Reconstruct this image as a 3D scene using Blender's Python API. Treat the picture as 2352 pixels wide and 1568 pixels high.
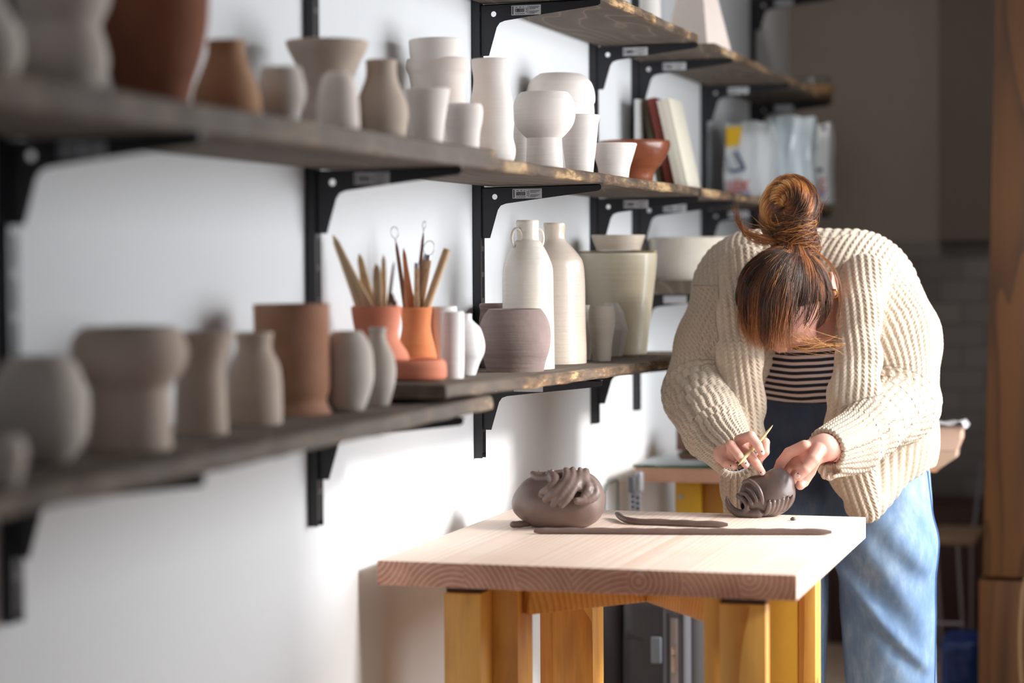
import bpy, bmesh, math, random
import numpy as np
from mathutils import Vector, Matrix, Euler
random.seed(7); np.random.seed(7)
S = bpy.context.scene
for o in list(bpy.data.objects): bpy.data.objects.remove(o)
C = S.collection

# ------------------------------------------------------------------ camera
# world frame: X=0 is the long shelf wall, Y runs along it, Z up, floor at 0
FPX = 5100.0; CAM = np.array([1.30, 0.0, 1.276]); ROLL = .006
TH = math.atan(1524/FPX); PT = math.atan(185/FPX)
_F = np.array([-math.sin(TH)*math.cos(PT), math.cos(TH)*math.cos(PT), -math.sin(PT)])
_R0 = np.array([math.cos(TH), math.sin(TH), 0]); _U0 = np.cross(_R0, _F)
_R = math.cos(ROLL)*_R0 - math.sin(ROLL)*_U0
_U = math.sin(ROLL)*_R0 + math.cos(ROLL)*_U0
cd = bpy.data.cameras.new('camera'); cam = bpy.data.objects.new('camera', cd); C.objects.link(cam)
cam.matrix_world = Matrix(((_R[0],_U[0],-_F[0],CAM[0]),(_R[1],_U[1],-_F[1],CAM[1]),(_R[2],_U[2],-_F[2],CAM[2]),(0,0,0,1)))
cd.sensor_width = 36; cd.lens = FPX/2352*36; cd.clip_start = .05; cd.clip_end = 60
cd.dof.use_dof = True; cd.dof.focus_distance = 4.28; cd.dof.aperture_fstop = 1.95
S.camera = cam

# ------------------------------------------------------------------ light and exposure
w = bpy.data.worlds.new('World'); S.world = w; w.use_nodes = True
w.node_tree.nodes['Background'].inputs[0].default_value = (.80,.86,1,1)
w.node_tree.nodes['Background'].inputs[1].default_value = .26
def area(name, loc, target, sx, sy, power, col):
    l = bpy.data.lights.new(name, 'AREA'); l.shape = 'RECTANGLE'; l.size = sx; l.size_y = sy
    l.energy = power; l.color = col
    o = bpy.data.objects.new(name, l); C.objects.link(o); o.location = loc
    o.rotation_euler = (Vector(target)-Vector(loc)).to_track_quat('-Z','Y').to_euler()
    return o
WX = 1.55                                   # inner face of the wall with the window
area('window_daylight', (WX+.33, 4.50, 1.38), (.20, 4.35, .50), 2.0, 1.36, 52, (.94,.97,1))
sl = bpy.data.lights.new('low_sun', 'SUN'); sl.energy = 2.6; sl.angle = math.radians(9); sl.color = (1,.965,.92)
so = bpy.data.objects.new('low_sun', sl); C.objects.link(so); so.rotation_euler = Vector((-.885,-.02,-.465)).to_track_quat('-Z','Y').to_euler()
bl = area('back_room_fill', (.34, 6.50, 2.55), (.30, 6.60, 0), .3, .3, 3.9, (1,.93,.86))  # added fill light without a fixture, lifts the far wall and back room
S.view_settings.view_transform = 'Standard'; S.view_settings.look = 'None'
S.view_settings.exposure = 0.38; S.view_settings.gamma = 1; S.view_settings.use_curve_mapping = False
S.cycles.use_denoising = True

# ------------------------------------------------------------------ helpers
def ray(px, py): return _F + _R*(px-1176)/FPX + _U*(784-py)/FPX
def P(px, py, **k):
    d = ray(px, py); (a, v), = k.items(); i = 'XYZ'.index(a); t = (v-CAM[i])/d[i]; return CAM + t*d
def dep(p): return float((np.array(p)-CAM) @ _F)
def m_px(p): return dep(p)/FPX               # metres covered by one photo pixel at p
def tag(o, label=None, cat=None, group=None, kind=None):
    if label: o['label'] = label
    if cat: o['category'] = cat
    if group: o['group'] = group
    if kind: o['kind'] = kind
    return o
def empty(name, loc, label=None, cat=None, group=None, rot=(0,0,0)):
    o = bpy.data.objects.new(name, None); C.objects.link(o); o.location = loc; o.rotation_euler = rot
    o.empty_display_size = .05
    return tag(o, label, cat, group)
def link(name, me, mat, parent=None, world=True):
    o = bpy.data.objects.new(name, me); C.objects.link(o)
    if mat is not None and not me.materials: me.materials.append(mat)
    if parent is not None:
        o.parent = parent
        if world:
            o.matrix_parent_inverse = (Matrix.Translation(parent.location) @ parent.rotation_euler.to_matrix().to_4x4()).inverted() if parent.parent is None and parent.type=='EMPTY' else Matrix.Identity(4)
    return o
def from_bm(name, bm, mat, parent=None, smooth=True, world=True, angle=40):
    bmesh.ops.recalc_face_normals(bm, faces=bm.faces)
    me = bpy.data.meshes.new(name); bm.to_mesh(me); bm.free()
    if smooth:
        for p in me.polygons: p.use_smooth = True
        try: me.set_sharp_from_angle(angle=math.radians(angle))
        except Exception: pass
    return link(name, me, mat, parent, world)
def add_box(bm, lo, hi, bev=0, rot=None, piv=None, seg=2):
    lo = Vector(lo); hi = Vector(hi); c = (lo+hi)/2; s = hi-lo
    r = bmesh.ops.create_cube(bm, size=1)
    vs = r['verts']
    for v in vs: v.co = Vector((v.co.x*s.x, v.co.y*s.y, v.co.z*s.z)) + c
    if bev > 0:
        es = list({e for v in vs for e in v.link_edges})
        r2 = bmesh.ops.bevel(bm, geom=es, offset=bev, segments=seg, affect='EDGES', profile=.5)
        vs = list({v for f in r2['faces'] for v in f.verts} | {v for v in vs if v.is_valid})
    if rot is not None:
        pv = Vector(piv) if piv is not None else c
        m = rot if isinstance(rot, Matrix) else Euler(rot).to_matrix()
        for v in vs: v.co = m @ (v.co-pv) + pv
    return vs
def box(name, lo, hi, mat, parent=None, bev=.002, rot=None, piv=None):
    bm = bmesh.new(); add_box(bm, lo, hi, bev, rot, piv)
    return from_bm(name, bm, mat, parent)
def add_tube(bm, pts, rad, n=10, caps=True, flat=1.0, flatdir=None):
    pts = [Vector(p) for p in pts]; k = len(pts)
    if not hasattr(rad, '__len__'): rad = [rad]*k
    rings = []; up = None
    for i, p in enumerate(pts):
        t = (pts[min(i+1,k-1)]-pts[max(i-1,0)]).normalized()
        if up is None:
            up = Vector(flatdir) if flatdir is not None else (Vector((0,0,1)) if abs(t.z) < .9 else Vector((1,0,0)))
        a = (up - t*up.dot(t)); 
        if a.length < 1e-6: a = t.orthogonal()
        a.normalize(); b = t.cross(a); up = a
        rings.append([bm.verts.new(p + (a*math.cos(2*math.pi*j/n)*flat + b*math.sin(2*math.pi*j/n))*rad[i]) for j in range(n)])
    for i in range(k-1):
        for j in range(n):
            bm.faces.new((rings[i][j], rings[i][(j+1)%n], rings[i+1][(j+1)%n], rings[i+1][j]))
    if caps:
        bm.faces.new(rings[0][::-1]); bm.faces.new(rings[-1])
    return [v for r in rings for v in r]
def tube(name, pts, rad, mat, parent=None, n=12, **k):
    bm = bmesh.new(); add_tube(bm, pts, rad, n, **k); return from_bm(name, bm, mat, parent)
def spline(pts, n=8):
    """Catmull-Rom through pts (any dimension)."""
    p = np.array(pts, float); p = np.vstack([2*p[0]-p[1], p, 2*p[-1]-p[-2]]); out = []
    for i in range(1, len(p)-2):
        for t in np.linspace(0, 1, n, endpoint=False):
            a, b, c, d = p[i-1], p[i], p[i+1], p[i+2]
            out.append(.5*((2*b)+(-a+c)*t+(2*a-5*b+4*c-d)*t*t+(-a+3*b-3*c+d)*t**3))
    out.append(p[-2]); return np.array(out)
def add_lathe(bm, prof, c, n=56, wob=0, seed=0, facet=None):
    """prof: [(r,z)...] closed by its axis ends (r==0 or capped)."""
    n = facet or n; rings = []
    rnd = random.Random(seed); ph = rnd.uniform(0,6.28); ph2 = rnd.uniform(0,6.28)
    for (r, z) in prof:
        if r < 1e-5: rings.append([bm.verts.new((c[0], c[1], z))]); continue
        rings.append([bm.verts.new((c[0]+r*(1+wob*math.sin(2*a+ph)+wob*.6*math.sin(3*a+ph2+z*9))*math.cos(a),
                                    c[1]+r*(1+wob*math.sin(2*a+ph)+wob*.6*math.sin(3*a+ph2+z*9))*math.sin(a), z + wob*.5*r*math.sin(a+ph2)*(1 if z > prof[0][1]+1e-4 else 0)))
                      for a in (2*math.pi*j/n+.3 for j in range(n))])
    for A, B in zip(rings[:-1], rings[1:]):
        if len(A) == 1 and len(B) == 1: continue
        for j in range(n):
            if len(A) == 1: bm.faces.new((A[0], B[j], B[(j+1)%n]))
            elif len(B) == 1: bm.faces.new((A[j], A[(j+1)%n], B[0]))
            else: bm.faces.new((A[j], A[(j+1)%n], B[(j+1)%n], B[j]))
def vessel_profile(pts, wall=.004, closed=False):
    """outer (r,z) bottom->top; returns closed profile with a hollow inside."""
    out = [(0, pts[0][1])] + [tuple(p) for p in pts]
    if closed: return out + [(0, pts[-1][1])]
    r, z = pts[-1]
    out += [(r-wall*.3, z+wall*.35), (r-wall*.75, z+wall*.3)]
    for (r, z) in reversed(pts[1:]): out.append((max(r-wall, .003), z))
    zb = pts[0][1]+wall*1.5
    out = [q for i, q in enumerate(out) if i <= len(pts) or q[1] > zb or i < len(pts)+3]
    out += [(max(pts[0][0]-wall, .002), zb), (0, zb)]
    return out

# ------------------------------------------------------------------ signed-distance modelling (organic shapes)
def smin(a, b, k):
    if k <= 0: return np.minimum(a, b)
    h = np.clip(.5+.5*(b-a)/k, 0, 1); return b*(1-h)+a*h - k*h*(1-h)
def smax(a, b, k): return -smin(-a, -b, k)
def sd_cone(p, a, b, ra, rb):
    """capsule between a and b whose radius goes from ra to rb"""
    a = np.asarray(a, float); b = np.asarray(b, float); ba = b-a; L2 = ba@ba
    t = np.clip(((p-a)@ba)/max(L2,1e-12), 0, 1)
    q = p-(a+t[:,None]*ba)
    return np.sqrt((q*q).sum(1)) - (ra+(rb-ra)*t)
def sd_ell(p, c, M, r):
    """ellipsoid, M rows = local axes"""
    q = (p-np.asarray(c)) @ np.asarray(M, float).T
    r = np.asarray(r, float)
    k0 = np.sqrt(((q/r)**2).sum(1)); k1 = np.sqrt(((q/(r*r))**2).sum(1))
    return k0*(k0-1)/np.maximum(k1, 1e-9)
def surface(f, lo, hi, h, newton=2):
    """surface nets over f; returns verts (N,3), quads"""
    lo = np.array(lo, float); hi = np.array(hi, float)
    n = np.maximum(np.ceil((hi-lo)/h).astype(int)+1, 4)
    B = 16; nb = -(-n//B)
    V = np.full(tuple(nb*B), 1.0, np.float32)
    cx = [lo[i] + (np.arange(nb[i])*B + B/2)*h for i in range(3)]
    G = np.stack(np.meshgrid(*cx, indexing='ij'), -1).reshape(-1, 3)
    dc = np.concatenate([f(g) for g in np.array_split(G, max(1, len(G)//200000+1))])
    idx = np.stack(np.meshgrid(*[np.arange(k) for k in nb], indexing='ij'), -1).reshape(-1, 3)
    near = np.abs(dc) < B*h*1.35
    for (i, j, k), d in zip(idx[~near], dc[~near]): V[i*B:(i+1)*B, j*B:(j+1)*B, k*B:(k+1)*B] = 1 if d > 0 else -1
    loc = np.stack(np.meshgrid(*[np.arange(B)]*3, indexing='ij'), -1).reshape(-1, 3)
    act = idx[near]
    for s in range(0, len(act), 48):
        a = act[s:s+48]
        pts = (lo + (a[:,None,:]*B + loc[None])*h).reshape(-1, 3)
        d = f(pts).reshape(len(a), B, B, B)
        for q, (i, j, k) in enumerate(a): V[i*B:(i+1)*B, j*B:(j+1)*B, k*B:(k+1)*B] = d[q]
    V[0]=1; V[-1]=1; V[:,0]=1; V[:,-1]=1; V[:,:,0]=1; V[:,:,-1]=1
    s = V < 0
    N = V.shape
    c8 = [(i,j,k) for i in (0,1) for j in (0,1) for k in (0,1)]
    sl = lambda A,o: A[o[0]:N[0]-1+o[0], o[1]:N[1]-1+o[1], o[2]:N[2]-1+o[2]]
    cnt = sum(sl(s,o).astype(np.int8) for o in c8)
    ac = np.argwhere((cnt > 0) & (cnt < 8))
    acc = np.zeros((len(ac), 3)); num = np.zeros(len(ac))
    for o in c8:
        for ax in range(3):
            if o[ax]: continue
            o2 = list(o); o2[ax] = 1
            i1 = ac+np.array(o); i2 = ac+np.array(o2)
            v1 = V[i1[:,0],i1[:,1],i1[:,2]].astype(float); v2 = V[i2[:,0],i2[:,1],i2[:,2]].astype(float)
            m = (v1 < 0) != (v2 < 0); t = np.where(m, v1/np.where(m, v1-v2, 1), 0)
            pt = i1.astype(float); pt[:,ax] += t
            acc += pt*m[:,None]; num += m
    vid = -np.ones(N, np.int32); vid[ac[:,0],ac[:,1],ac[:,2]] = np.arange(len(ac))
    co = lo + acc/num[:,None]*h
    quads = []
    for ax in range(3):
        b, c = [(1,2),(2,0),(0,1)][ax]
        sh = [slice(0, None)]*3
        A = np.take(s, range(N[ax]-1), ax); Bq = np.take(s, range(1, N[ax]), ax)
        e = np.argwhere(A != Bq); e = e[(e[:,b] > 0) & (e[:,c] > 0)]
        def g(db, dc_):
            q = e.copy(); q[:,b] -= db; q[:,c] -= dc_; return vid[q[:,0],q[:,1],q[:,2]]
        q = np.stack([g(1,1), g(0,1), g(0,0), g(1,0)], 1)
        flip = ~s[e[:,0],e[:,1],e[:,2]]
        q[flip] = q[flip][:, ::-1]
        quads.append(q[(q >= 0).all(1)])
    quads = np.concatenate(quads)
    for _ in range(newton):
        d, g = f(co), grad(f, co, h*.5); st = -(d[:,None])*g
        L = np.sqrt((st**2).sum(1)); st *= np.minimum(1, h*.6/np.maximum(L,1e-9))[:,None]
        co = co + st
    return co, quads
def grad(f, p, e):
    g = np.stack([f(p+np.eye(3)[i]*e)-f(p-np.eye(3)[i]*e) for i in range(3)], 1)
    return g/np.maximum(np.sqrt((g**2).sum(1)), 1e-9)[:,None]
def mesh_np(name, co, quads, mat, parent=None, attrs=None, smooth=True):
    me = bpy.data.meshes.new(name)
    co = np.asarray(co, np.float32); q = np.asarray(quads, np.int32); k = q.shape[1]
    me.vertices.add(len(co)); me.vertices.foreach_set('co', co.ravel())
    me.loops.add(q.size); me.loops.foreach_set('vertex_index', q.ravel())
    me.polygons.add(len(q)); me.polygons.foreach_set('loop_start', np.arange(0, q.size, k, dtype=np.int32))
    me.polygons.foreach_set('loop_total', np.full(len(q), k, np.int32))
    me.polygons.foreach_set('use_smooth', np.full(len(q), smooth, bool))
    me.update(calc_edges=True); me.validate()
    for nme, a in (attrs or {}).items():
        a = np.asarray(a, np.float32)
        if a.ndim == 1: t = me.attributes.new(nme, 'FLOAT', 'POINT'); t.data.foreach_set('value', a)
        else: t = me.attributes.new(nme, 'FLOAT_VECTOR', 'POINT'); t.data.foreach_set('vector', a.ravel())
    return link(name, me, mat, parent)
def noise3(p, sc, seed=0, oct=3):
    """cheap smooth pseudo-noise from sums of sines"""
    r = np.random.RandomState(seed); o = np.zeros(len(p)); a = 1.
    for k in range(oct):
        for _ in range(4):
            d = r.normal(size=3); d *= 1/np.linalg.norm(d)
            o += a*np.sin((p@d)*6.283/(sc/(1.9**k))*r.uniform(.7,1.3)+r.uniform(0,6.28))
        a *= .5
    return o/5

# ------------------------------------------------------------------ materials
def hexc(r, g, b):
    f = lambda v: (v/255/12.92) if v/255 <= .04045 else ((v/255+.055)/1.055)**2.4
    return (f(r), f(g), f(b), 1)
class NT:
    def __init__(s, name):
        s.m = bpy.data.materials.new(name); s.m.use_nodes = True; s.t = s.m.node_tree; s.n = s.t.nodes
        s.b = s.n['Principled BSDF']
    def __call__(s, typ, **k):
        nd = s.n.new('ShaderNode'+typ)
        for a, v in k.items():
            if a.startswith('_'): setattr(nd, a[1:], v)
            else:
                key = int(a[1:]) if a[0] == 'i' and a[1:].isdigit() else a.replace('__',' ')
                s.set(nd, key, v)
        return nd
    def set(s, nd, key, v):
        inp = nd.inputs[key]
        if isinstance(v, bpy.types.NodeSocket): s.t.links.new(v, inp)
        elif isinstance(v, bpy.types.Node): s.t.links.new(v.outputs[0], inp)
        else: inp.default_value = v
    def P(s, **k):
        for a, v in k.items(): s.set(s.b, a.replace('__',' '), v)
        return s.m
    def ramp(s, fac, stops, interp='LINEAR'):
        r = s.n.new('ShaderNodeValToRGB'); r.color_ramp.interpolation = interp
        e = r.color_ramp.elements
        while len(e) < len(stops): e.new(.5)
        for q, (p, c) in zip(e, stops): q.position = p; q.color = c if len(c) == 4 else (*c, 1)
        s.set(r, 0, fac); return r
    def math(s, op, a, b=None, c=None):
        nd = s.n.new('ShaderNodeMath'); nd.operation = op; s.set(nd, 0, a)
        if b is not None: s.set(nd, 1, b)
        if c is not None: s.set(nd, 2, c)
        return nd.outputs[0]
    def mix(s, f, a, b, mode='MIX'):
        nd = s.n.new('ShaderNodeMix'); nd.data_type = 'RGBA'; nd.blend_type = mode
        s.set(nd, 0, f); s.set(nd, 6, a); s.set(nd, 7, b); return nd.outputs[2]
    def co(s, scale=(1,1,1), kind='Object', rot=(0,0,0)):
        t = s.n.new('ShaderNodeTexCoord'); mp = s.n.new('ShaderNodeMapping')
        s.t.links.new(t.outputs[kind], mp.inputs[0]); mp.inputs['Scale'].default_value = scale; mp.inputs['Rotation'].default_value = rot
        return mp.outputs[0]
    def noise(s, vec, scale, detail=3, rough=.5, dist=0):
        nd = s.n.new('ShaderNodeTexNoise'); s.set(nd, 'Vector', vec); nd.inputs['Scale'].default_value = scale
        nd.inputs['Detail'].default_value = detail; nd.inputs['Roughness'].default_value = rough; nd.inputs['Distortion'].default_value = dist
        return nd.outputs[0]
    def bump(s, h, strength=.3, dist=.001):
        nd = s.n.new('ShaderNodeBump'); s.set(nd, 'Height', h); nd.inputs['Strength'].default_value = strength
        nd.inputs['Distance'].default_value = dist; return nd.outputs[0]
def mat_clay(name, col, col2=None, rough=.85, rings=.25, glaze=False, speck=0):
    n = NT(name); v = n.co()
    a = n.noise(v, 9, 4, .6); b = n.noise(n.co((3,3,60)), 2.2, 3, .5)
    c2 = col2 or tuple(x*.82 for x in col[:3])+(1,)
    base = n.mix(n.ramp(a, [(.35,(0,0,0)),(.7,(1,1,1))]).outputs[0], col, c2)
    if speck:
        sp = n.noise(v, 260, 1); base = n.mix(n.ramp(sp, [(.66,(0,0,0)),(.70,(speck,)*3)]).outputs[0], base, (.12,.09,.06,1))
    h = n.math('ADD', n.math('MULTIPLY', b, 1.0), n.math('MULTIPLY', n.noise(v, 120, 2), .25))
    k = dict(Base__Color=base, Roughness=rough, Normal=n.bump(h, rings, .004))
    if glaze: k.update(Coat__Weight=.6, Coat__Roughness=.12)
    n.P(**k); n.b.inputs['Specular IOR Level'].default_value = .5 if glaze else .2
    return n.m
def plain(name, col, rough=.5, metal=0, bump=0, scale=80):
    n = NT(name); v = n.co(); a = n.noise(v, scale, 3)
    n.P(Base__Color=n.mix(n.math('MULTIPLY', a, .35), col, tuple(x*.75 for x in col[:3])+(1,)), Roughness=rough, Metallic=metal)
    if bump: n.P(Normal=n.bump(a, bump, .002))
    return n.m
def mat_wood(name, light, dark, axis='Z', ring=.006, rough=.55, plank=None, bump=.15, warp=.012, contrast=1.0, coat=0, pp=None):
    """solid 3-D wood: rings around an axis that runs along `axis`; end grain and long grain come out of one field"""
    n = NT(name); t = n('TexCoord'); sx = n('SeparateXYZ', i0=t.outputs['Object'])
    ax = 'XYZ'.index(axis); o = [i for i in range(3) if i != ax]
    A, B, L = sx.outputs[o[0]], sx.outputs[o[1]], sx.outputs[ax]
    if plank:
        cell = n.math('FLOOR', n.math('DIVIDE', A, plank)); wn = n('TexWhiteNoise', _noise_dimensions='1D'); n.set(wn, 'W', cell)
        sc = n('SeparateColor', i0=wn.outputs['Color'])
        A0 = n.math('SUBTRACT', n.math('FRACT', n.math('DIVIDE', A, plank)), .5)
        A = n.math('ADD', n.math('MULTIPLY', A0, plank), n.math('MULTIPLY', n.math('SUBTRACT', sc.outputs[0], .5), .14))
        B = n.math('ADD', n.math('SUBTRACT', B, .74), n.math('MULTIPLY', n.math('SUBTRACT', sc.outputs[1], .5), .20))
    st = [1,1,1]; st[ax] = .12
    wv = n.noise(n.co(tuple(st)), 5, 2, .5)
    wz = n.math('MULTIPLY', n.math('SUBTRACT', wv, .5), warp*6)
    r = n.math('ADD', n.math('SQRT', n.math('ADD', n.math('POWER', n.math('ADD', A, .021), 2.), n.math('POWER', n.math('ADD', B, .013), 2.))), wz)
    fr = n.math('FRACT', n.math('DIVIDE', r, ring))
    st2 = [1,1,1]; st2[ax] = .03
    fine = n.noise(n.co(tuple(st2)), 160, 3, .6)
    mott = n.noise(n.co(tuple(st)), 14, 3, .6)
    f = n.math('MULTIPLY', n.math('ADD', n.math('MULTIPLY', n.math('POWER', fr, 2.2), .75), n.math('MULTIPLY', fine, .45)), contrast)
    f = n.math('ADD', f, n.math('MULTIPLY', n.math('SUBTRACT', mott, .5), .8))
    base = n.mix(n.ramp(f, [(.1,(0,0,0)),(.95,(1,1,1))]).outputs[0], light, dark)
    if plank: base = n.mix(n.math('MULTIPLY', sc.outputs[2], .35), base, dark)
    if pp: base = pp(n, base, f)
    n.P(Base__Color=base, Roughness=rough, Normal=n.bump(f, bump, .001))
    if coat: n.P(Coat__Weight=coat, Coat__Roughness=.25)
    return n.m

# materials of the place
def wall_mat():
    n = NT('white_wall_paint'); v = n.co()
    a = n.noise(v, 3, 4, .6); b = n.noise(v, 90, 3, .6); c = n.noise(v, 400, 2)
    base = n.mix(a, (.715,.725,.735,1), (.68,.685,.695,1))
    sp = n.ramp(n.noise(v, 22, 2), [(.765,(0,0,0)),(.79,(1,1,1))]).outputs[0]
    base = n.mix(n.math('MULTIPLY', sp, .12), base, (.45,.42,.40,1))
    n.P(Base__Color=base, Roughness=.75, Normal=n.bump(n.math('ADD', b, n.math('MULTIPLY', c, .3)), .12, .003)); return n.m
M_wall = wall_mat()
M_black = plain('black_painted_steel', (.010,.010,.014,1), .38, 0, .1, 150)
def board_mat():
    n = NT('rough_stained_board'); t = n('TexCoord'); sx = n('SeparateXYZ', i0=t.outputs['Object'])
    v = n.co((1,.16,1)); warp = n.noise(n.co((1,.28,1)), 4.5, 2, .5)
    f = n.math('FRACT', n.math('ADD', n.math('MULTIPLY', sx.outputs[0], 22.), n.math('MULTIPLY', warp, 9.)))
    line = n.ramp(f, [(.0,(1,1,1)),(.10,(.1,.1,.1)),(.5,(0,0,0)),(.93,(.25,.25,.25)),(1,(1,1,1))]).outputs[0]
    fine = n.noise(n.co((1,.04,1)), 180, 3, .65); mot = n.noise(v, 10, 4, .6)
    base = n.mix(mot, (.070,.050,.037,1), (.160,.120,.086,1))
    base = n.mix(n.math('MULTIPLY', line, .45), base, (.42,.33,.235,1))
    base = n.mix(n.math('MULTIPLY', fine, .45), base, (.07,.05,.038,1))
    # bark side: honey-brown flakes on the sawn front edge only
    edge = n.ramp(sx.outputs[0], [(.2445,(0,0,0)),(.2475,(1,1,1))]).outputs[0]
    bk = n.noise(n.co((1,.22,1)), 60, 4, .7); bk2 = n.noise(n.co((1,.35,.6)), 15, 3, .6)
    bc = n.ramp(n.math('ADD', n.math('MULTIPLY', bk, .45), n.math('MULTIPLY', bk2, .55)), [(.36,(.03,.018,.011)),(.46,(.085,.05,.027)),(.53,(.17,.10,.05)),(.575,(.44,.27,.12)),(.62,(.48,.35,.20)),(.67,(.12,.07,.04))]).outputs[0]
    greyb = n.ramp(sx.outputs[1], [(.32,(1,1,1)),(.36,(0,0,0))]); s_ = n.math('DIVIDE', sx.outputs[1], 10.); n.set(greyb, 0, s_)
    bc = n.mix(n.math('MULTIPLY', greyb.outputs[0], .8), bc, (.16,.135,.115,1))      # the near boards are weathered grey along the edge
    base = n.mix(edge, base, bc)
    n.P(Base__Color=base, Roughness=.8, Normal=n.bump(n.math('ADD', fine, n.math('MULTIPLY', bk, .6)), .35, .002)); return n.m
M_board = board_mat()

# ------------------------------------------------------------------ room shell
def struct(name, lo, hi, mat, bev=0):
    return tag(box(name, lo, hi, mat, None, bev), kind='structure')
FARY = 7.75; ZC = 2.75
struct('wall_left', (-.12,-1.2,0), (0,FARY,ZC), M_wall)
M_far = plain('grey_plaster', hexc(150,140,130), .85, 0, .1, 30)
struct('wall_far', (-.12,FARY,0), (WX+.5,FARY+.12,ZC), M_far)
def floor_mat():
    n = NT('pale_floor_boards'); t = n('TexCoord'); sx = n('SeparateXYZ', i0=t.outputs['Object'])
    wn = n('TexWhiteNoise', _noise_dimensions='1D'); n.set(wn, 'W', n.math('FLOOR', n.math('DIVIDE', sx.outputs[0], .12)))
    g = n.noise(n.co((1,.06,1)), 60, 4, .6)
    base = n.mix(g, (.50,.36,.26,1), (.62,.48,.36,1)); base = n.mix(n.math('MULTIPLY', wn.outputs[0], .4), base, (.40,.28,.20,1))
    n.P(Base__Color=base, Roughness=.45, Normal=n.bump(g, .1, .001)); return n.m
struct('floor', (-.12,-1.2,-.1), (WX+.5,FARY+.12,0), floor_mat())
struct('ceiling', (-.12,-1.2,ZC), (WX+.5,FARY+.12,ZC+.1), M_wall)
# right wall with the window opening that lights the bench
wy0, wy1, wz0, wz1 = 3.30, 5.60, .45, 2.08
bm = bmesh.new()
for lo, hi in [((WX,-1.2,0),(WX+.3,wy0,ZC)), ((WX,wy1,0),(WX+.3,FARY,ZC)), ((WX,wy0,0),(WX+.3,wy1,wz0)), ((WX,wy0,wz1),(WX+.3,wy1,ZC))]:
    add_box(bm, lo, hi)
tag(from_bm('wall_right', bm, M_wall, smooth=False), kind='structure')
M_wht = plain('white_frame_paint', (.75,.75,.74,1), .4)
bm = bmesh.new()
for lo, hi in [((WX+.2,wy0,wz0),(WX+.26,wy0+.05,wz1)), ((WX+.2,wy1-.05,wz0),(WX+.26,wy1,wz1)), ((WX+.2,wy0+.05,wz0),(WX+.26,wy1-.05,wz0+.05)), ((WX+.2,wy0+.05,wz1-.05),(WX+.26,wy1-.05,wz1))]:
    add_box(bm, lo, hi, .004)
tag(from_bm('window_1', bm, M_wht), kind='structure')
# partition with the wooden door post; the back room behind it stays dark
M_post = mat_wood('amber_post_wood', hexc(88,54,22), hexc(56,32,13), 'Z', .02, .45, warp=.03)
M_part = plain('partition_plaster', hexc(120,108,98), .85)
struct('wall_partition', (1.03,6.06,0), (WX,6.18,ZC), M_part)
bm = bmesh.new(); add_box(bm, (.826,6.00,.428), (1.03,6.18,ZC), .004)
for v in bm.verts: v.co.x += (v.co.z-1.2)*.019 if v.co.x < .95 else 0
tag(from_bm('trim_1', bm, M_post), kind='structure')
tag(box('trim_2', (.802,5.99,.0), (1.03,6.18,.420), M_post, None, .004), kind='structure')
# a shallow side return with a tiled lower band on the far wall
def tile_mat():
    n = NT('grey_wall_tiles'); v = n.co((1,1,1), rot=(math.pi/2,0,0))
    br = n('TexBrick', Vector=v, Color1=hexc(135,128,125), Color2=hexc(112,106,103), Mortar=hexc(92,86,82), Scale=1.0)
    br.inputs['Brick Width'].default_value = .15; br.inputs['Row Height'].default_value = .075; br.inputs['Mortar Size'].default_value = .003
    n.P(Base__Color=br.outputs[0], Roughness=.3, Normal=n.bump(br.outputs['Fac'], -.2, .002)); return n.m
struct('trim_3', (.34,FARY-.012,0), (WX,FARY,1.335), tile_mat(), .001)
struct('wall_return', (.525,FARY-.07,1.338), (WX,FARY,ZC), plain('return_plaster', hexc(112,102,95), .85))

# ------------------------------------------------------------------ shelf uprights, brackets, boards
UY = [2.291, 3.24, 4.10, 4.995, 5.41, 6.25, 7.02]
UZ = [.86, .862, .895, .897, .90, .90, .90]
UN = ['nearest, at the left edge of the photo', 'beside the wooden modelling tools', 'beside the tall handled bottle', 'behind the large tapered planter',
      'just beyond the joint of the upper boards', 'beside the leaning white sacks', 'farthest, by the dark back room']
def upright(i):
    bm = bmesh.new(); y = UY[i]
    add_box(bm, (0.0005,y-.0125,UZ[i]), (.004,y+.0125,2.62))
    add_box(bm, (.004,y-.0125,UZ[i]), (.017,y-.0095,2.62)); add_box(bm, (.004,y+.0095,UZ[i]), (.017,y+.0125,2.62))
    for k in range(int((2.6-UZ[i])/.05)):      # slotted front face
        z = UZ[i]+.01+k*.05
        add_box(bm, (.0145,y-.0095,z), (.017,y-.006,z+.04)); add_box(bm, (.0145,y+.006,z), (.017,y+.0095,z+.04))
        add_box(bm, (.0145,y-.0095,z+.04), (.017,y+.0095,z+.05))
        add_box(bm, (.0145,y-.002,z), (.017,y+.002,z+.04))
    tag(from_bm('shelf_upright', bm, M_black, smooth=False), 'black slotted steel upright on the white wall, '+UN[i], 'shelf upright', 'shelf uprights')
for i in range(7): upright(i)

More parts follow.
